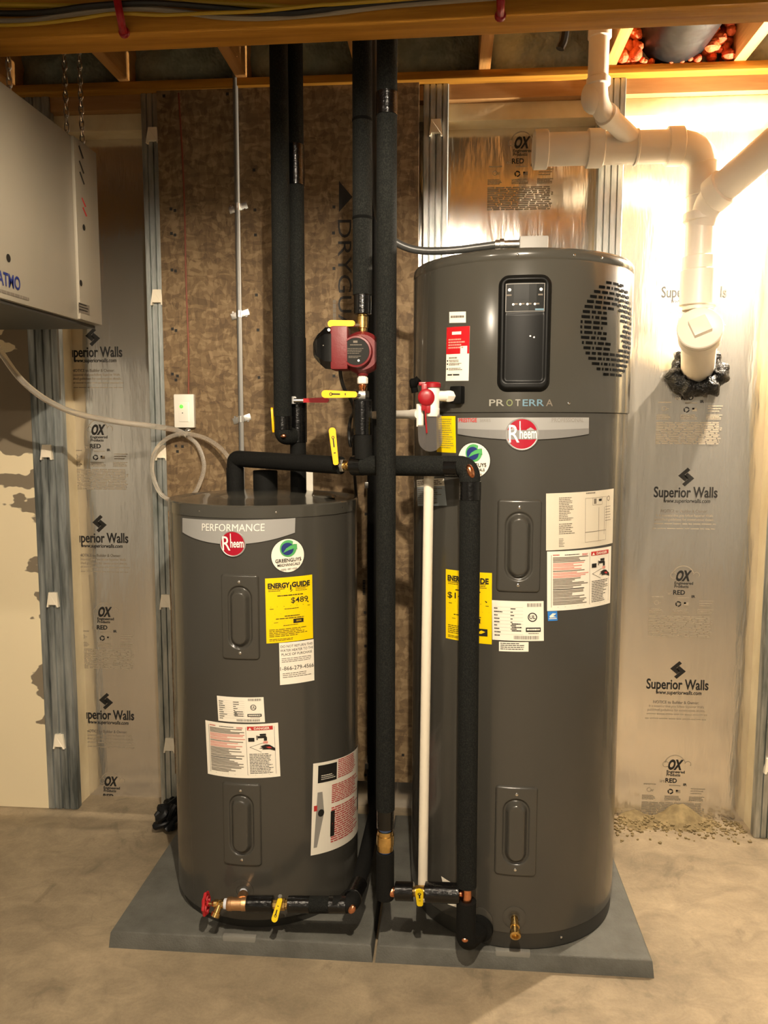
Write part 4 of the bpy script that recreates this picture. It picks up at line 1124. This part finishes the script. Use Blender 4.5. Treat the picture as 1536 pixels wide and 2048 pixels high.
for (x_, h_, d_) in secs:
    c_ = .35
    for (sy, sz) in ((-1, -1+c_), (-1, 1-c_), (-1+c_, 1), (1-c_, 1), (1, 1-c_), (1, -1+c_), (1-c_, -1), (-1+c_, -1)): v.append((x_, YD-.012+sy*d_, zm+sz*h_))
for j in range(4):
    for k in range(8): f.append((j*8+k, j*8+(k+1) % 8, (j+1)*8+(k+1) % 8, (j+1)*8+k))
f += [tuple(range(8)), tuple(range(39, 31, -1))]
MB().add(v, f).build('control_box', M['black_gloss'], pump, sharp=30)
MB().lathe(at(658, 660, Y=YD-.052), (0, -1, 0), [(0, .004), (.003, .004)], 10).build('screw', M['zinc'], pump)
dcc = MB().ball(at(647, 691, Y=YD-.046), .003).build('indicator', M['chrome'], pump)
MB().tube(spline([at(680, 736, Y=YD-.01), at(682, 755, Y=YD+.0), at(688, 776, Y=YD+.02), at(702, 800, Y=YD+.06), at(708, 822, Y=YD+.12), at(701, 838, Y=YD+.2), at(698, 870, Y=YD+.22), at(702, 892, Y=YD+.22), at(706, 860, Y=YD+.3), at(708, 930, Y=YD+.4), at(712, 985, Y=YD+.5), at(713, 1000, Y=-.024)], 6), .005, 10).build('power_cord', M['cable_b'], pump)
v2 = thing('ball_valve', (xD, YD, zD(800)), 'chrome nut valve with marked yellow handle just below the red pump', 'valve')
hexnut((xD, YD, zD(800)), (0, 0, 1), .0178, zD(782)-zD(800), 'chrome', v2)
MB().lathe((xD, YD, zD(784)), (0, 0, 1), [(0, .013), (.003, .0085), (.012, .0105), (.016, .012), (.018, .009), (.022, .0085)], 18).build('body', M['copper'], v2)
MB().lathe((xD, YD, zD(768)), (0, 0, 1), [(0, .0125), (.002, .0145), (.016, .0145), (.018, .012), (.024, .012)], 8).build('union', M['white_plastic'], v2)
lever(at(711, 789, Y=YD-.03), at(643, 788, Y=YD-.03), .0205, .005, (0, -1, 0), 'yellow', v2)
MB().cyl(at(712, 790, Y=YD-.028), V((xD, YD, zD(791))), .005, 10).build('stem', M['zinc'], v2)
dlow = thing('insulated_pipe', (xD, YD, zD(925)), 'short black foam pipe dropping from pump valve into the hot line', 'pipe')
Hm = H2+(H3-H2)*.10
sleeve('foam_sleeve', [(xD, YD, zD(799)), (xD, YD, zD(850)), Hm+V((0, 0, .019))], IR-.001, dlow, 'foam_dark', bend=.02)
wrap((xD, YD, zD(870)), (xD, YD, zD(802)), IR+.0004, dlow)

# --- pair of risers over the shorter heater
YB = -.452; xB = at(597, 983, Y=YB).x; zB = lambda py: at(597, py, Y=YB).z
inB = thing('insulated_pipe', (xB, YB, SZ), 'foam covered cold pipe rising straight from the shorter heater lid', 'pipe')
sleeve('foam_sleeve', [(xB, YB, SZ+.008), (xB, YB, zB(840))], IR-.001, inB, 'foam_dark')
sleeve('foam_sleeve', [(xB, YB, zB(842)), (xB, YB, zB(676))], IR+.0015, inB, 'foam_dark')
sleeve('foam_sleeve', [(xB, YB, zB(678)), (xB, YB, 2.90)], IR-.0005, inB)
wrap((xB, YB, zB(885)), (xB, YB, zB(800)), IR+.0022, inB); wrap((xB, YB, zB(372)), (xB, YB, zB(290)), IR+.0012, inB)
YA = -.505; xA = at(563, 600, Y=YA).x; zA = lambda py: at(563, py, Y=YA).z
inA = thing('insulated_pipe', (xA, YA, zA(880)), 'foam covered riser ending in an elbow beside the red handled valve', 'pipe')
sleeve('foam_sleeve', [(xA, YA, 2.90), (xA, YA, zA(872)), V((xB-.015, YB-.019, zB(872)))], IR+.001, inA, bend=.028)
wrap((xA, YA, zA(860)), (xA, YA, zA(832)), IR+.002, inA)
MB().ball(at(567, 872, Y=YA-.0235), .0085, 1, .6, .8).build('copper_elbow', M['copper'], inA)
rv = thing('ball_valve', (xB, YB-.02, zB(812)), 'ball valve with red handle on the cold pipe over the shorter heater', 'valve')
hexnut(V((xB-.004, YB-.012, zB(801))), (0, -1, .0), .013, .03, 'zinc', rv, 'stem_nut')
lever(at(606, 801, Y=YB-.045), at(658, 800, Y=YB-.05), .0155, .006, (0, -1, 0), 'red_grip', rv, mark=False)
MB().cyl(at(588, 801, Y=YB-.047), at(607, 801, Y=YB-.046), .0075, 12).build('stem', M['zinc'], rv)
ov = thing('ball_valve', (xA-.03, YA, zA(860)), 'yellow handle seen edge on against the foam riser elbow', 'valve')
lever(at(547, 862, Y=YA-.005), at(544, 815, Y=YA-.005), .018, .006, (-1, -.12, 0), 'yellow', ov, mark=False)
MB().cyl(at(550, 858, Y=YA-.005), V((xA-IR+.004, YA, zA(858))), .005, 10).build('stem', M['brass'], ov)

# --- return line behind the heaters, along the pad, to the shorter heater's drain
YE = -.080; xE = at(747, 1300, Y=YE).x
DZ = .180; DY = -.806; eR = V((at(700, 1810, Y=DY).x+.004, DY, at(700, 1810, Y=DY).z))
ret = thing('insulated_pipe', (xE, YE, .1), 'dark foam pipe dropping behind the heaters and along the pad between them', 'pipe')
sleeve('foam_sleeve', [(xE, YE, 2.90), (xE, YE, .135), (-.243, YE-.10, .135), (-.243, -.60, .165), eR, eR+V((-.05, 0, 0))], IR-.003, ret, 'foam_dark', bend=.035)
wrap(V((-.243, -.70, .172)), eR+V((0, .03, 0)), IR+.0005, ret)
MB().ball(eR+V((.004, -.022, .002)), .0115, .9, .7, 1.2, rot=Matrix.Rotation(.5, 3, 'Y')).build('copper_elbow', M['copper'], ret)
for py in (970, 1530):
    MB().box((xE, YE+.024, at(747, py, Y=YE).z), (.06, .075, .022), bev=.003).build('pipe_clamp', M['zinc'], ret)
dl = at(492, 1808, Y=DY); dl.z = at(492, 1808, Y=DY).z
dr = eR+V((-.014, 0, 0)); DV = dr-dl
drain = thing('drain_line', dl.lerp(dr, .5)-V((0, 0, .03)), 'taped black pipe line along the foot of the shorter heater', 'pipe')
L_ = lambda px: dl+DV*((px-492)/(690-492))
MB().cyl(L_(490), L_(691), .0112, 14).build('copper_pipe', M['copper'], drain)
wrap(L_(494), L_(546), .0225, drain); wrap(L_(576), L_(619), .0225, drain); wrap(L_(656), L_(690), .0228, drain)
sleeve('foam_sleeve', [L_(617), L_(658)], .0222, drain)
gv = thing('ball_valve', L_(560)-V((0, 0, .03)), 'brass ball valve with tilted yellow handle in the low drain line', 'valve')
MB().lathe(L_(546), DV, [(0, .0125), (.02, .0125), (.021, .0165), (.034, .0165), (.035, .0125), (.04, .0125)], 8).build('body', M['brass'], gv)
gc = L_(560)
MB().cyl(gc+V((0, .002, .012)), gc+V((.003, -.012, .030)), .006, 10).build('stem', M['brass'], gv)
lever(gc+V((.004, -.018, .026)), gc+V((-.010, -.038, -.028)), .017, .004, (0, -1, .45), 'yellow2', gv)
hexnut(gc+V((.003, -.012, .026)), (0, -.35, .9), .0065, .008, 'zinc', gv)
# bronze tee with boiler drain and red wheel
te = thing('drain_tee', L_(480)-V((0, 0, .02)), 'bronze tee with brass hose bib and red wheel at the heater drain', 'valve')
MB().lathe(L_(455), DV, [(0, .017), (.004, .0185), (.012, .0185), (.013, .0175), (.04, .0175), (.041, .0185), (.05, .0185), (.054, .017)], 22).build('tee_body', M['bronze'], te)
a, z = S.hit(486, 1784); sp_ = S.pt(a, z, -.008)
MB().cyl(L_(484)+V((0, .004, .004)), sp_.lerp(L_(484), .35), .0165, 18, r2=.0145).build('tee_branch', M['bronze'], te)
MB().cyl(sp_.lerp(L_(484), .45), sp_, .0115, 16).build('nipple', M['teflon'], te)
MB().cyl(L_(449), L_(456), .0145, 16).build('thread_tape', M['teflon'], te)
MB().lathe(L_(424), DV, [(0, .0065), (.006, .0085), (.007, .0115), (.016, .0115), (.018, .009), (.026, .0125), (.034, .0125)], 16).build('bib_body', M['brass'], te)
MB().lathe(L_(440)+V((0, -.004, 0)), (-.35, -.55, -1), [(0, .009), (.02, .0095), (.021, .0125), (.032, .0125), (.033, .009), (.028, .008)], 16).build('spout', M['brass'], te)
wc = L_(412); m = MB(); x_, y_ = perp(DV)
m.tube([wc+(x_*math.cos(2*PI*k/32)+y_*math.sin(2*PI*k/32))*(.0265+.0022*math.cos(8*2*PI*k/32)) for k in range(32)], .0048, 8, closed=True)
for k in range(4):
    a_ = PI/4+k*PI/2; m.cyl(wc, wc+(x_*math.cos(a_)+y_*math.sin(a_))*.026, .004, 8)
m.cyl(wc-DV.normalized()*.006, wc+DV.normalized()*.008, .008, 12)
m.build('wheel', M['red_wheel'], te, label='red wheel handle')
MB().cyl(wc, L_(426), .004, 10).build('stem', M['brass'], te)

# --- condensate trap on the taller heater and its drain run
YK = -.752
K = lambda px, py: at(px, py, Y=YK)
cond = thing('condensate_trap', K(858, 905), 'white and red condensate trap with clear bowl beside the tall heater', 'drain trap')
b0, b1 = K(865, 833), K(866, 768)
MB().lathe(b0, b1-b0, [(0, .0175), (.002, .0185), (.02, .0185), (.021, .0175), ((b1-b0).length, .0175)], 24).build('tee_body', M['white_plastic'], cond)
pp = BS.pt(*BS.hit(912, 790), .012); s0 = K(868, 792); pp.z = s0.z
MB().cyl(s0, s0.lerp(pp, .62), .0135, 20).build('inlet_stub', M['white_plastic'], cond)
MB().lathe(s0.lerp(pp, .60), pp-s0, [(0, .016), (.010, .0165), ((pp-s0).length*.4, .0135)], 6).build('inlet_nut', M['white_plastic'], cond, sharp=25)
MB().lathe(K(865, 775), b1-b0, [(0, .0215), (.010, .0215), (.013, .019), (.014, .010)], 24).build('red_cap', M['red_plastic'], cond)
MB().box(K(846, 768), (.022, .016, .010), bev=.003).build('red_arm', M['red_plastic'], cond)
MB().box(K(849, 795)+V((0, -.012, 0)), (.016, .018, .07), bev=.005).build('red_bracket', M['red_plastic'], cond)
MB().lathe(K(853, 795)+V((0, -.008, 0)), (0, -1, 0), [(0, .0215), (.014, .0215), (.018, .017), (.019, .006)], 24).build('red_float_cover', M['red_plastic'], cond)
MB().box(K(856, 815)+V((0, -.014, 0)), (.014, .012, .03), bev=.003).build('red_tab', M['red_plastic'], cond)
MB().tube([K(851, 818)+V((0, -.022, 0)), K(852, 840)+V((0, -.022, 0)), K(854, 866)+V((0, -.018, 0))], .0022, 8).build('red_lever', M['red_plastic'], cond)
MB().cyl(K(840, 853), K(840, 808), .0095, 20).build('outlet_leg', M['white_plastic'], cond)
ol = [K(836, 850)]+[K(861+24*math.cos(a_), 878+25*math.sin(a_)) for a_ in [PI-PI*k/14 for k in range(15)]]+[K(883, 830), K(852, 830), K(852, 850)]
bm_ = MB().prism([p_+V((0, -.013, 0)) for p_ in ol], (0, .026, 0)); bm_.build('clear_bowl', M['clear'], cond, sharp=30)
MB().tube(fillet([K(830, 785), K(827, 768), K(838, 757)], .01), .009, 12).build('switch_plug', M['black_rubber'], cond)
MB().lathe(K(820, 768), (1, -.1, .1), [(0, .010), (.004, .014), (.014, .014), (.018, .009)], 10).build('switch_knob', M['black_rubber'], cond)
cl = thing('condensate_pipe', K(745, 835), 'white plastic condensate pipe running back between the heaters', 'pipe')
MB().tube(fillet([K(838, 828), at(812, 829, Y=-.70), at(745, 830, Y=-.40), V((xE+.048, -.20, at(745, 830, Y=-.40).z)), V((xE+.048, -.021, at(745, 830, Y=-.40).z))], .03), .0115, 16).build('pipe', M['pvc_cond'], cl)
MB().cyl(K(838, 828), at(824, 829, Y=-.72), .0135, 16).build('coupling', M['pvc_cond'], cl)

# --- armoured whip to the taller heater's junction box
wh = thing('conduit_whip', (at(800, 487, Y=-.55).x, -.55, 1.93), 'grey flexible conduit looping onto the taller heater top', 'conduit')
jb = at(1050, 490, Y=-.50)
MB().tube(spline([V((at(748, 60, Y=-.60).x, -.60, 2.904)), at(748, 60, Y=-.60), at(749, 200, Y=-.60), at(750, 330, Y=-.60), at(755, 420, Y=-.60), at(772, 466, Y=-.60), at(800, 489, Y=-.60), at(840, 501, Y=-.60), at(900, 501, Y=-.60), at(960, 494, Y=-.60), at(992, 490, Y=-.60)], 7), .0105, 14).build('conduit', mat('grey_conduit_jacket', '3B3B39', .35), wh)
q0, q1 = at(990, 490, Y=-.60), at(1042, 488, Y=-.60); q1.z = q0.z
MB().lathe(q0, q1-q0, [(0, .013), (.012, .013), (.013, .016), (.024, .016), (.025, .012), ((q1-q0).length, .012)], 14).build('connector', M['zinc'], wh)

# ================================================================== on the strand board
ex = at(478, 600, Y=-.034).x
emt = thing('metal_conduit', (ex, -.034, 1.2), 'thin galvanised conduit strapped upright to the strand board', 'conduit')
MB().cyl((ex, -.034, 1.18), (ex, -.034, 2.9), .0092, 14).build('tube', M['emt'], emt)
for py, sg in ((414, 1), (628, 1), (838, 1)):
    z = at(478, py, Y=-.034).z
    s_ = MB()
    s_.lathe((ex, -.034, z-.011), (0, 0, 1), [(0, .0108), (.022, .0108)], 14)
    s_.box((ex, -.0225, z), (.066, .004, .022), bev=.001, rot=Matrix.Rotation(-.28, 3, 'Y'))
    st = s_.build('strap', M['zinc'], emt)
    for q in (-1, 1): MB().lathe((ex+q*.024, -.0245, z-q*.007), (0, -1, 0), [(0, .005), (.003, .004)], 8).build('screw', M['chrome'], st)
MB().tube(spline([at(357, 186, Y=-.0235), at(364, 300, Y=-.0235), at(369, 420, Y=-.0235), at(372, 560, Y=-.0235), at(377, 700, Y=-.0235), at(377, 790, Y=-.026)], 5), .003, 8).build('thermostat_wire', M['cable_r'], label='thin brown wire running down strand board to white wall control', cat='wire')
c0 = at(369, 822, Y=-.036)
ctl = thing('wall_control', (c0.x, -.03, at(369, 856, Y=-.04).z), 'white wall control with glowing green light on the strand board', 'switch')
cw = at(389, 822, Y=-.04).x-at(349, 822, Y=-.04).x; chh = at(369, 788, Y=-.04).z-at(369, 855, Y=-.04).z
MB().box((c0.x, -.0315, c0.z), (cw, .023, chh), bev=.004).build('cover_plate', M['white_plastic'], ctl)
MB().box((c0.x, -.0445, c0.z-.004), (cw*.50, .004, chh*.58), bev=.001).build('insert', M['white_plastic'], ctl)
MB().lathe(at(363, 813, Y=-.0455), (0, -1, 0), [(0, .0068), (.003, .0068), (.005, .005), (.006, .0025)], 16).build('led', M['led'], ctl)
MB().lathe(at(365, 826, Y=-.0462), (0, -1, 0), [(0, .0022), (.001, .002)], 8).build('button', M['ink'], ctl)
MB().box((c0.x, -.04, c0.z-chh*.30), (cw*.38, .009, .003)).build('slot', M['grey_plastic'], ctl)
bx = at(369, 862, Y=-.03)
MB().box((bx.x-.006, -.028, bx.z-.006), (.052, .014, .022), bev=.002).build('junction_bracket', M['tank_base'], ctl)
hk = thing('hose_clip', at(372, 870, Y=-.04), 'shiny steel clip holding the clear hose under the wall control', 'clip')
MB().ball(at(376, 861, Y=-.045), .009, 1.2, .7, .8).build('screw', M['chrome'], hk)
MB().tube(spline([at(358, 874, Y=-.03), at(364, 870, Y=-.052), at(372, 873, Y=-.058), at(378, 880, Y=-.03)], 5), .005, 8).build('band', M['chrome'], hk)
hp = [(-14, 684, -.525), (0, 702, -.50), (40, 757, -.43), (90, 798, -.36), (150, 826, -.29), (230, 843, -.20), (310, 853, -.11), (350, 860, -.06), (374, 872, -.045), (396, 892, -.045), (408, 930, -.045), (400, 965, -.045), (385, 990, -.05), (355, 1003, -.05), (322, 988, -.05), (305, 945, -.05), (309, 906, -.055), (330, 880, -.06), (352, 870, -.062), (376, 868, -.062), (412, 877, -.07), (445, 900, -.10), (468, 935, -.15), (486, 985, -.17)]
hpts = [at(x, y, Y=q) for x, y, q in hp]
hpts = [V((hpts[0].x-.04, hpts[0].y-.03, EZ0-.012)), V((hpts[0].x-.03, hpts[0].y-.02, EZ0-.05))]+hpts
MB().tube(spline(hpts, 6), lambda t: .0098 if t < .4 else .0078, 14).build('drain_hose', M['hose'], label='clear vinyl hose sagging from the white cabinet and coiled on the strand board', cat='hose')
g = random.Random(21); m = MB()
bc_ = at(338, 1636, Y=-.12)
for k in range(7):
    pts = [V((bc_.x+g.uniform(-.035, .03), -.12+g.uniform(-.05, .05), -.006+.016+.03*j*.55+g.uniform(0, .01))) for j in range(6)]
    m.tube(spline(pts, 5), g.uniform(.008, .016), 8)
m.build('cord_bundle', M['black_poly'], label='crumpled black cord bundle stuffed behind the shorter heater', cat='cord')

# ================================================================== hung white cabinet
cab = thing('ventilation_cabinet', (EX-.25, (EY0+EY1)/2, EZ0), 'white ventilation cabinet hung on chains beside the wall', 'ventilator')
MB().box((EX-.26, (EY0+EY1)/2, (EZ0+EZ1)/2), (.52, EY1-EY0, EZ1-EZ0), bev=.006).build('casing', M['white_paint'], cab)
ys_ = at(146, 400, X=EX).y
MB().box((EX+.004, (ys_+EY1)/2, (EZ0+EZ1)/2), (.010, EY1-ys_, EZ1-EZ0-.006), bev=.002).build('terminal_panel', M['white_paint2'], cab)
MB().box((EX-.26, (EY0+EY1)/2, EZ0-.004), (.50, EY1-EY0-.02, .010)).build('bottom_flange', M['tank_base'], cab)
tdk = lambda: Decal(lambda u, v, k: V((EX+.0095+k, u, v)), 1, 1, .0006)
def ep(px, py): q = at(px, py, X=EX+.01); return q.y+.5, .5-q.z
for (px, py) in ((163, 305), (164, 335), (165, 357)):
    x, y = ep(px, py); tdk().poly([(x-.02, y-.012), (x-.012, y-.016), (x+.014, y+.012), (x+.006, y+.016)], 'ink').build('terminal_mark', cab)
for (px, py) in ((168, 405), (170, 424)):
    x, y = ep(px, py); tdk().poly([(x-.016, y-.008), (x-.01, y-.012), (x+.014, y+.008), (x+.006, y+.012)], 'ink_red').build('terminal_mark', cab)
for q in ((168, 455), (162, 566)): x, y = ep(*q); tdk().disc(x, y, .009, 'ink').build('screw_cap', cab)
dk = tdk(); x, y = ep(170, 618); dk.rect(x-.04, y-.014, x+.03, y+.014, 'ink_soft'); dk.lines(x-.038, y-.012, x+.028, y+.012, 3, 'ink', 2, fill=.4)
dk.build('rating_print', cab)
dk = Decal(lambda u, v, k: V((EX+.0005+k, u, v)), 1, 1, .0006)
x, y = ep(24, 516); Decal(lambda u, v, k: V((EX+.0005+k, u, v)), 1, 1, .0006).disc(x, y, .010, 'ink').build('screw_cap', cab)
q1, q0 = at(40, 581, X=EX), at(-5, 570, X=EX); x1_, y1_, x0_ = q1.y+.5, .5-q1.z, q0.y+.5
dk.text('ATMO', x1_, y1_, .046, 'blue_ink', width=(x1_-x0_)*1.0, align='R', bold=.02)
dk.lines(x0_, y1_+.012, x1_+.04, y1_+.024, 1, 'ink_soft', fill=.6, ragged=0); dk.build('lettering', cab)
def chain(x, y, z0, z1, lb):
    m = MB(); p = .026; k = 0; z = z0
    while z < z1:
        pts = []
        for j in range(12):
            a_ = 2*PI*j/12; u = .0065*math.cos(a_); w_ = .0085*math.sin(a_)+(.006 if math.sin(a_) > 0 else -.006)
            pts.append((x+(u if k % 2 else 0), y+(0 if k % 2 else u), z+w_))
        m.tube(pts, .002, 6, closed=True); z += p*.82; k += 1
    m.build('chain', M['zinc'], label=lb, cat='chain', group='chains holding up the white cabinet')
chain(EX-.026, at(40, 200, X=EX).y, EZ1+.010, 2.66, 'zinc chain holding the white cabinet by its front face, farther from the wall')
chain(EX-.026, at(152, 280, X=EX).y, EZ1+.010, 2.66, 'zinc chain holding the white cabinet above its terminal panel seam')
chain(EX-.026, EY1-.016, EZ1+.010, 2.66, 'zinc chain holding the white cabinet at its end facing the foil wall')

# ================================================================== white drain stack
DYP = -.13; PR = .0505
zH = at(1065, 300, Y=DYP).z
hx = lambda px: at(px, 297, Y=DYP).x
stack = thing('drain_stack', (.8, -.05, 1.6), 'white plastic drain stack with cleanout plug on the foil wall', 'drain pipe')
xSt = at(1403, 480, Y=DYP).x; zs_ = lambda py: at(1403, py, Y=DYP).z
def hub(p, d_, L_, r=PR+.009, name='hub', m='pvc'):
    return MB().lathe(p, d_, [(0, r-.004), (.003, r), (L_-.003, r), (L_, r-.004)], 32).build(name, M[m], stack)
MB().lathe((hx(1066), DYP, zH), (1, 0, 0), [(0, PR), (.004, PR+.010), (.044, PR+.010), (.047, PR+.006)], 32).build('end_cap', M['pvc'], stack)
sleeve('pipe', [(hx(1090), DYP, zH), (xSt, DYP, zH), (xSt, DYP, zs_(620))], PR, stack, 'pvc', n=32, bend=.10)
hub((hx(1173), DYP, zH), (1, 0, 0), hx(1206)-hx(1173)); hub((hx(1268), DYP, zH), (1, 0, 0), .012, PR+.005); hub((hx(1332), DYP, zH), (1, 0, 0), .05)
hub((xSt, DYP, zs_(395)), (0, 0, 1), .10, PR+.004); hub((xSt, DYP, zs_(445)), (0, 0, 1), .03, PR+.009)
hub((xSt, DYP, zs_(612)), (0, 0, 1), zs_(540)-zs_(612), PR+.010); hub((xSt, DYP, zs_(545)), (0, 0, 1), .05, PR+.006)
g0 = at(1415, 415, Y=DYP-.02); g1 = at(1437, 385, Y=-.19); g2 = at(1580, 262, Y=-.40)
sleeve('branch_pipe', [(xSt, DYP, zs_(455)), g0, g1, g2, g2+(g2-g1)*1.2], PR-.001, stack, 'pvc', n=32, bend=.07)
MB().lathe(g1-(g2-g1).normalized()*.02, g2-g1, [(0, PR+.002), (.004, PR+.007), (.05, PR+.007), (.054, PR)], 32).build('branch_hub', M['pvc'], stack)
ent = V((.882, .12, 1.672)); capc = at(1400, 656, Y=-.20); ax = (capc-ent).normalized()
MB().cyl(ent-ax*.0, capc-ax*.02, PR+.006, 32).build('wall_sleeve', M['pvc'], stack)
MB().tube(fillet([(xSt, DYP, zs_(615)), capc-ax*.13+V((0, 0, .075)), capc-ax*.14], .05), PR, 28).build('bend', M['pvc'], stack)
co = MB().lathe(capc-ax*.075, ax, [(0, PR+.010), (.004, PR+.016), (.05, PR+.018), (.051, PR+.014), (.056, PR+.014), (.057, PR+.019), (.075, PR+.020), (.079, PR+.017), (.079, .002)], 36).build('cleanout_plug', M['pvc'], stack)
x_, y_ = perp(ax); rt = Matrix((x_, y_, ax)).transposed() @ Matrix.Rotation(.42, 3, 'Z')
MB().box(capc+ax*.012, (.056, .056, .026), bev=.003, rot=rt).build('square_boss', M['pvc'], co)
g = random.Random(9); m = MB(); nu_, nv_ = 72, 14; v = []; f = []
x_, y_ = perp(ax); wob = [g.uniform(0, 2*PI) for _ in range(6)]
for i in range(nu_):
    a_ = 2*PI*i/nu_; low_ = max(0, -(x_*math.cos(a_)+y_*math.sin(a_)).z)
    big_ = .020+.010*low_+.005*math.sin(3*a_+wob[0])+.004*math.sin(7*a_+wob[1])+.003*math.sin(13*a_+wob[2])
    for j in range(nv_):
        b_ = 2*PI*j/nv_; rr = big_*(1+.16*math.sin(5*b_+9*a_+wob[3])+.1*g.uniform(-1, 1))
        R_ = PR+.012+big_*.55+rr*math.cos(b_)
        q_ = ent+ax*(.030+rr*1.5*math.sin(b_))+(x_*math.cos(a_)+y_*math.sin(a_))*R_
        q_.y = min(q_.y, .1235); v.append(q_)
for i in range(nu_):
    for j in range(nv_):
        i2, j2 = (i+1) % nu_, (j+1) % nv_; f.append((i*nv_+j, i2*nv_+j, i2*nv_+j2, i*nv_+j2))
m.add(v, f)
m.build('mastic_seal', M['mastic'], stack, sharp=180, label='black sealant round the wall penetration')
# small drain with its bend
Y2 = -.30; x2 = at(1198, 120, Y=Y2).x; z2_ = lambda py: at(1198, py, Y=Y2).z
dr2 = thing('drain_pipe', (x2, Y2, 2.4), 'narrow white drain pipe dropping between joists into the drain stack', 'drain pipe')
eb = V((x2-.002, Y2, z2_(212))); je = at(1272, 285, Y=DYP)
je = je-(je-eb).normalized()*.035
sleeve('pipe', [(x2, Y2, 2.90), eb, je], .030, dr2, 'pvc', n=24, bend=.05)
MB().lathe((x2, Y2, z2_(78)), (0, 0, 1), [(0, .031), (.003, .0345), (.024, .0345), (.027, .031)], 24).build('hub', M['pvc'], dr2)
MB().lathe((x2, Y2, z2_(172)), (0, 0, 1), [(0, .032), (.003, .0355), (.02, .0355), (.023, .031)], 24).build('hub', M['pvc'], dr2)
MB().ball((x2-.008, Y2+.012, z2_(190)), .040, 1, 1, 1.25, n=28).build('trap_bend', M['pvc'], dr2)
dj = (je-eb).normalized()
MB().lathe(eb+dj*.045, dj, [(0, .031), (.003, .0355), (.028, .0355), (.031, .031)], 24).build('hub', M['pvc'], dr2)
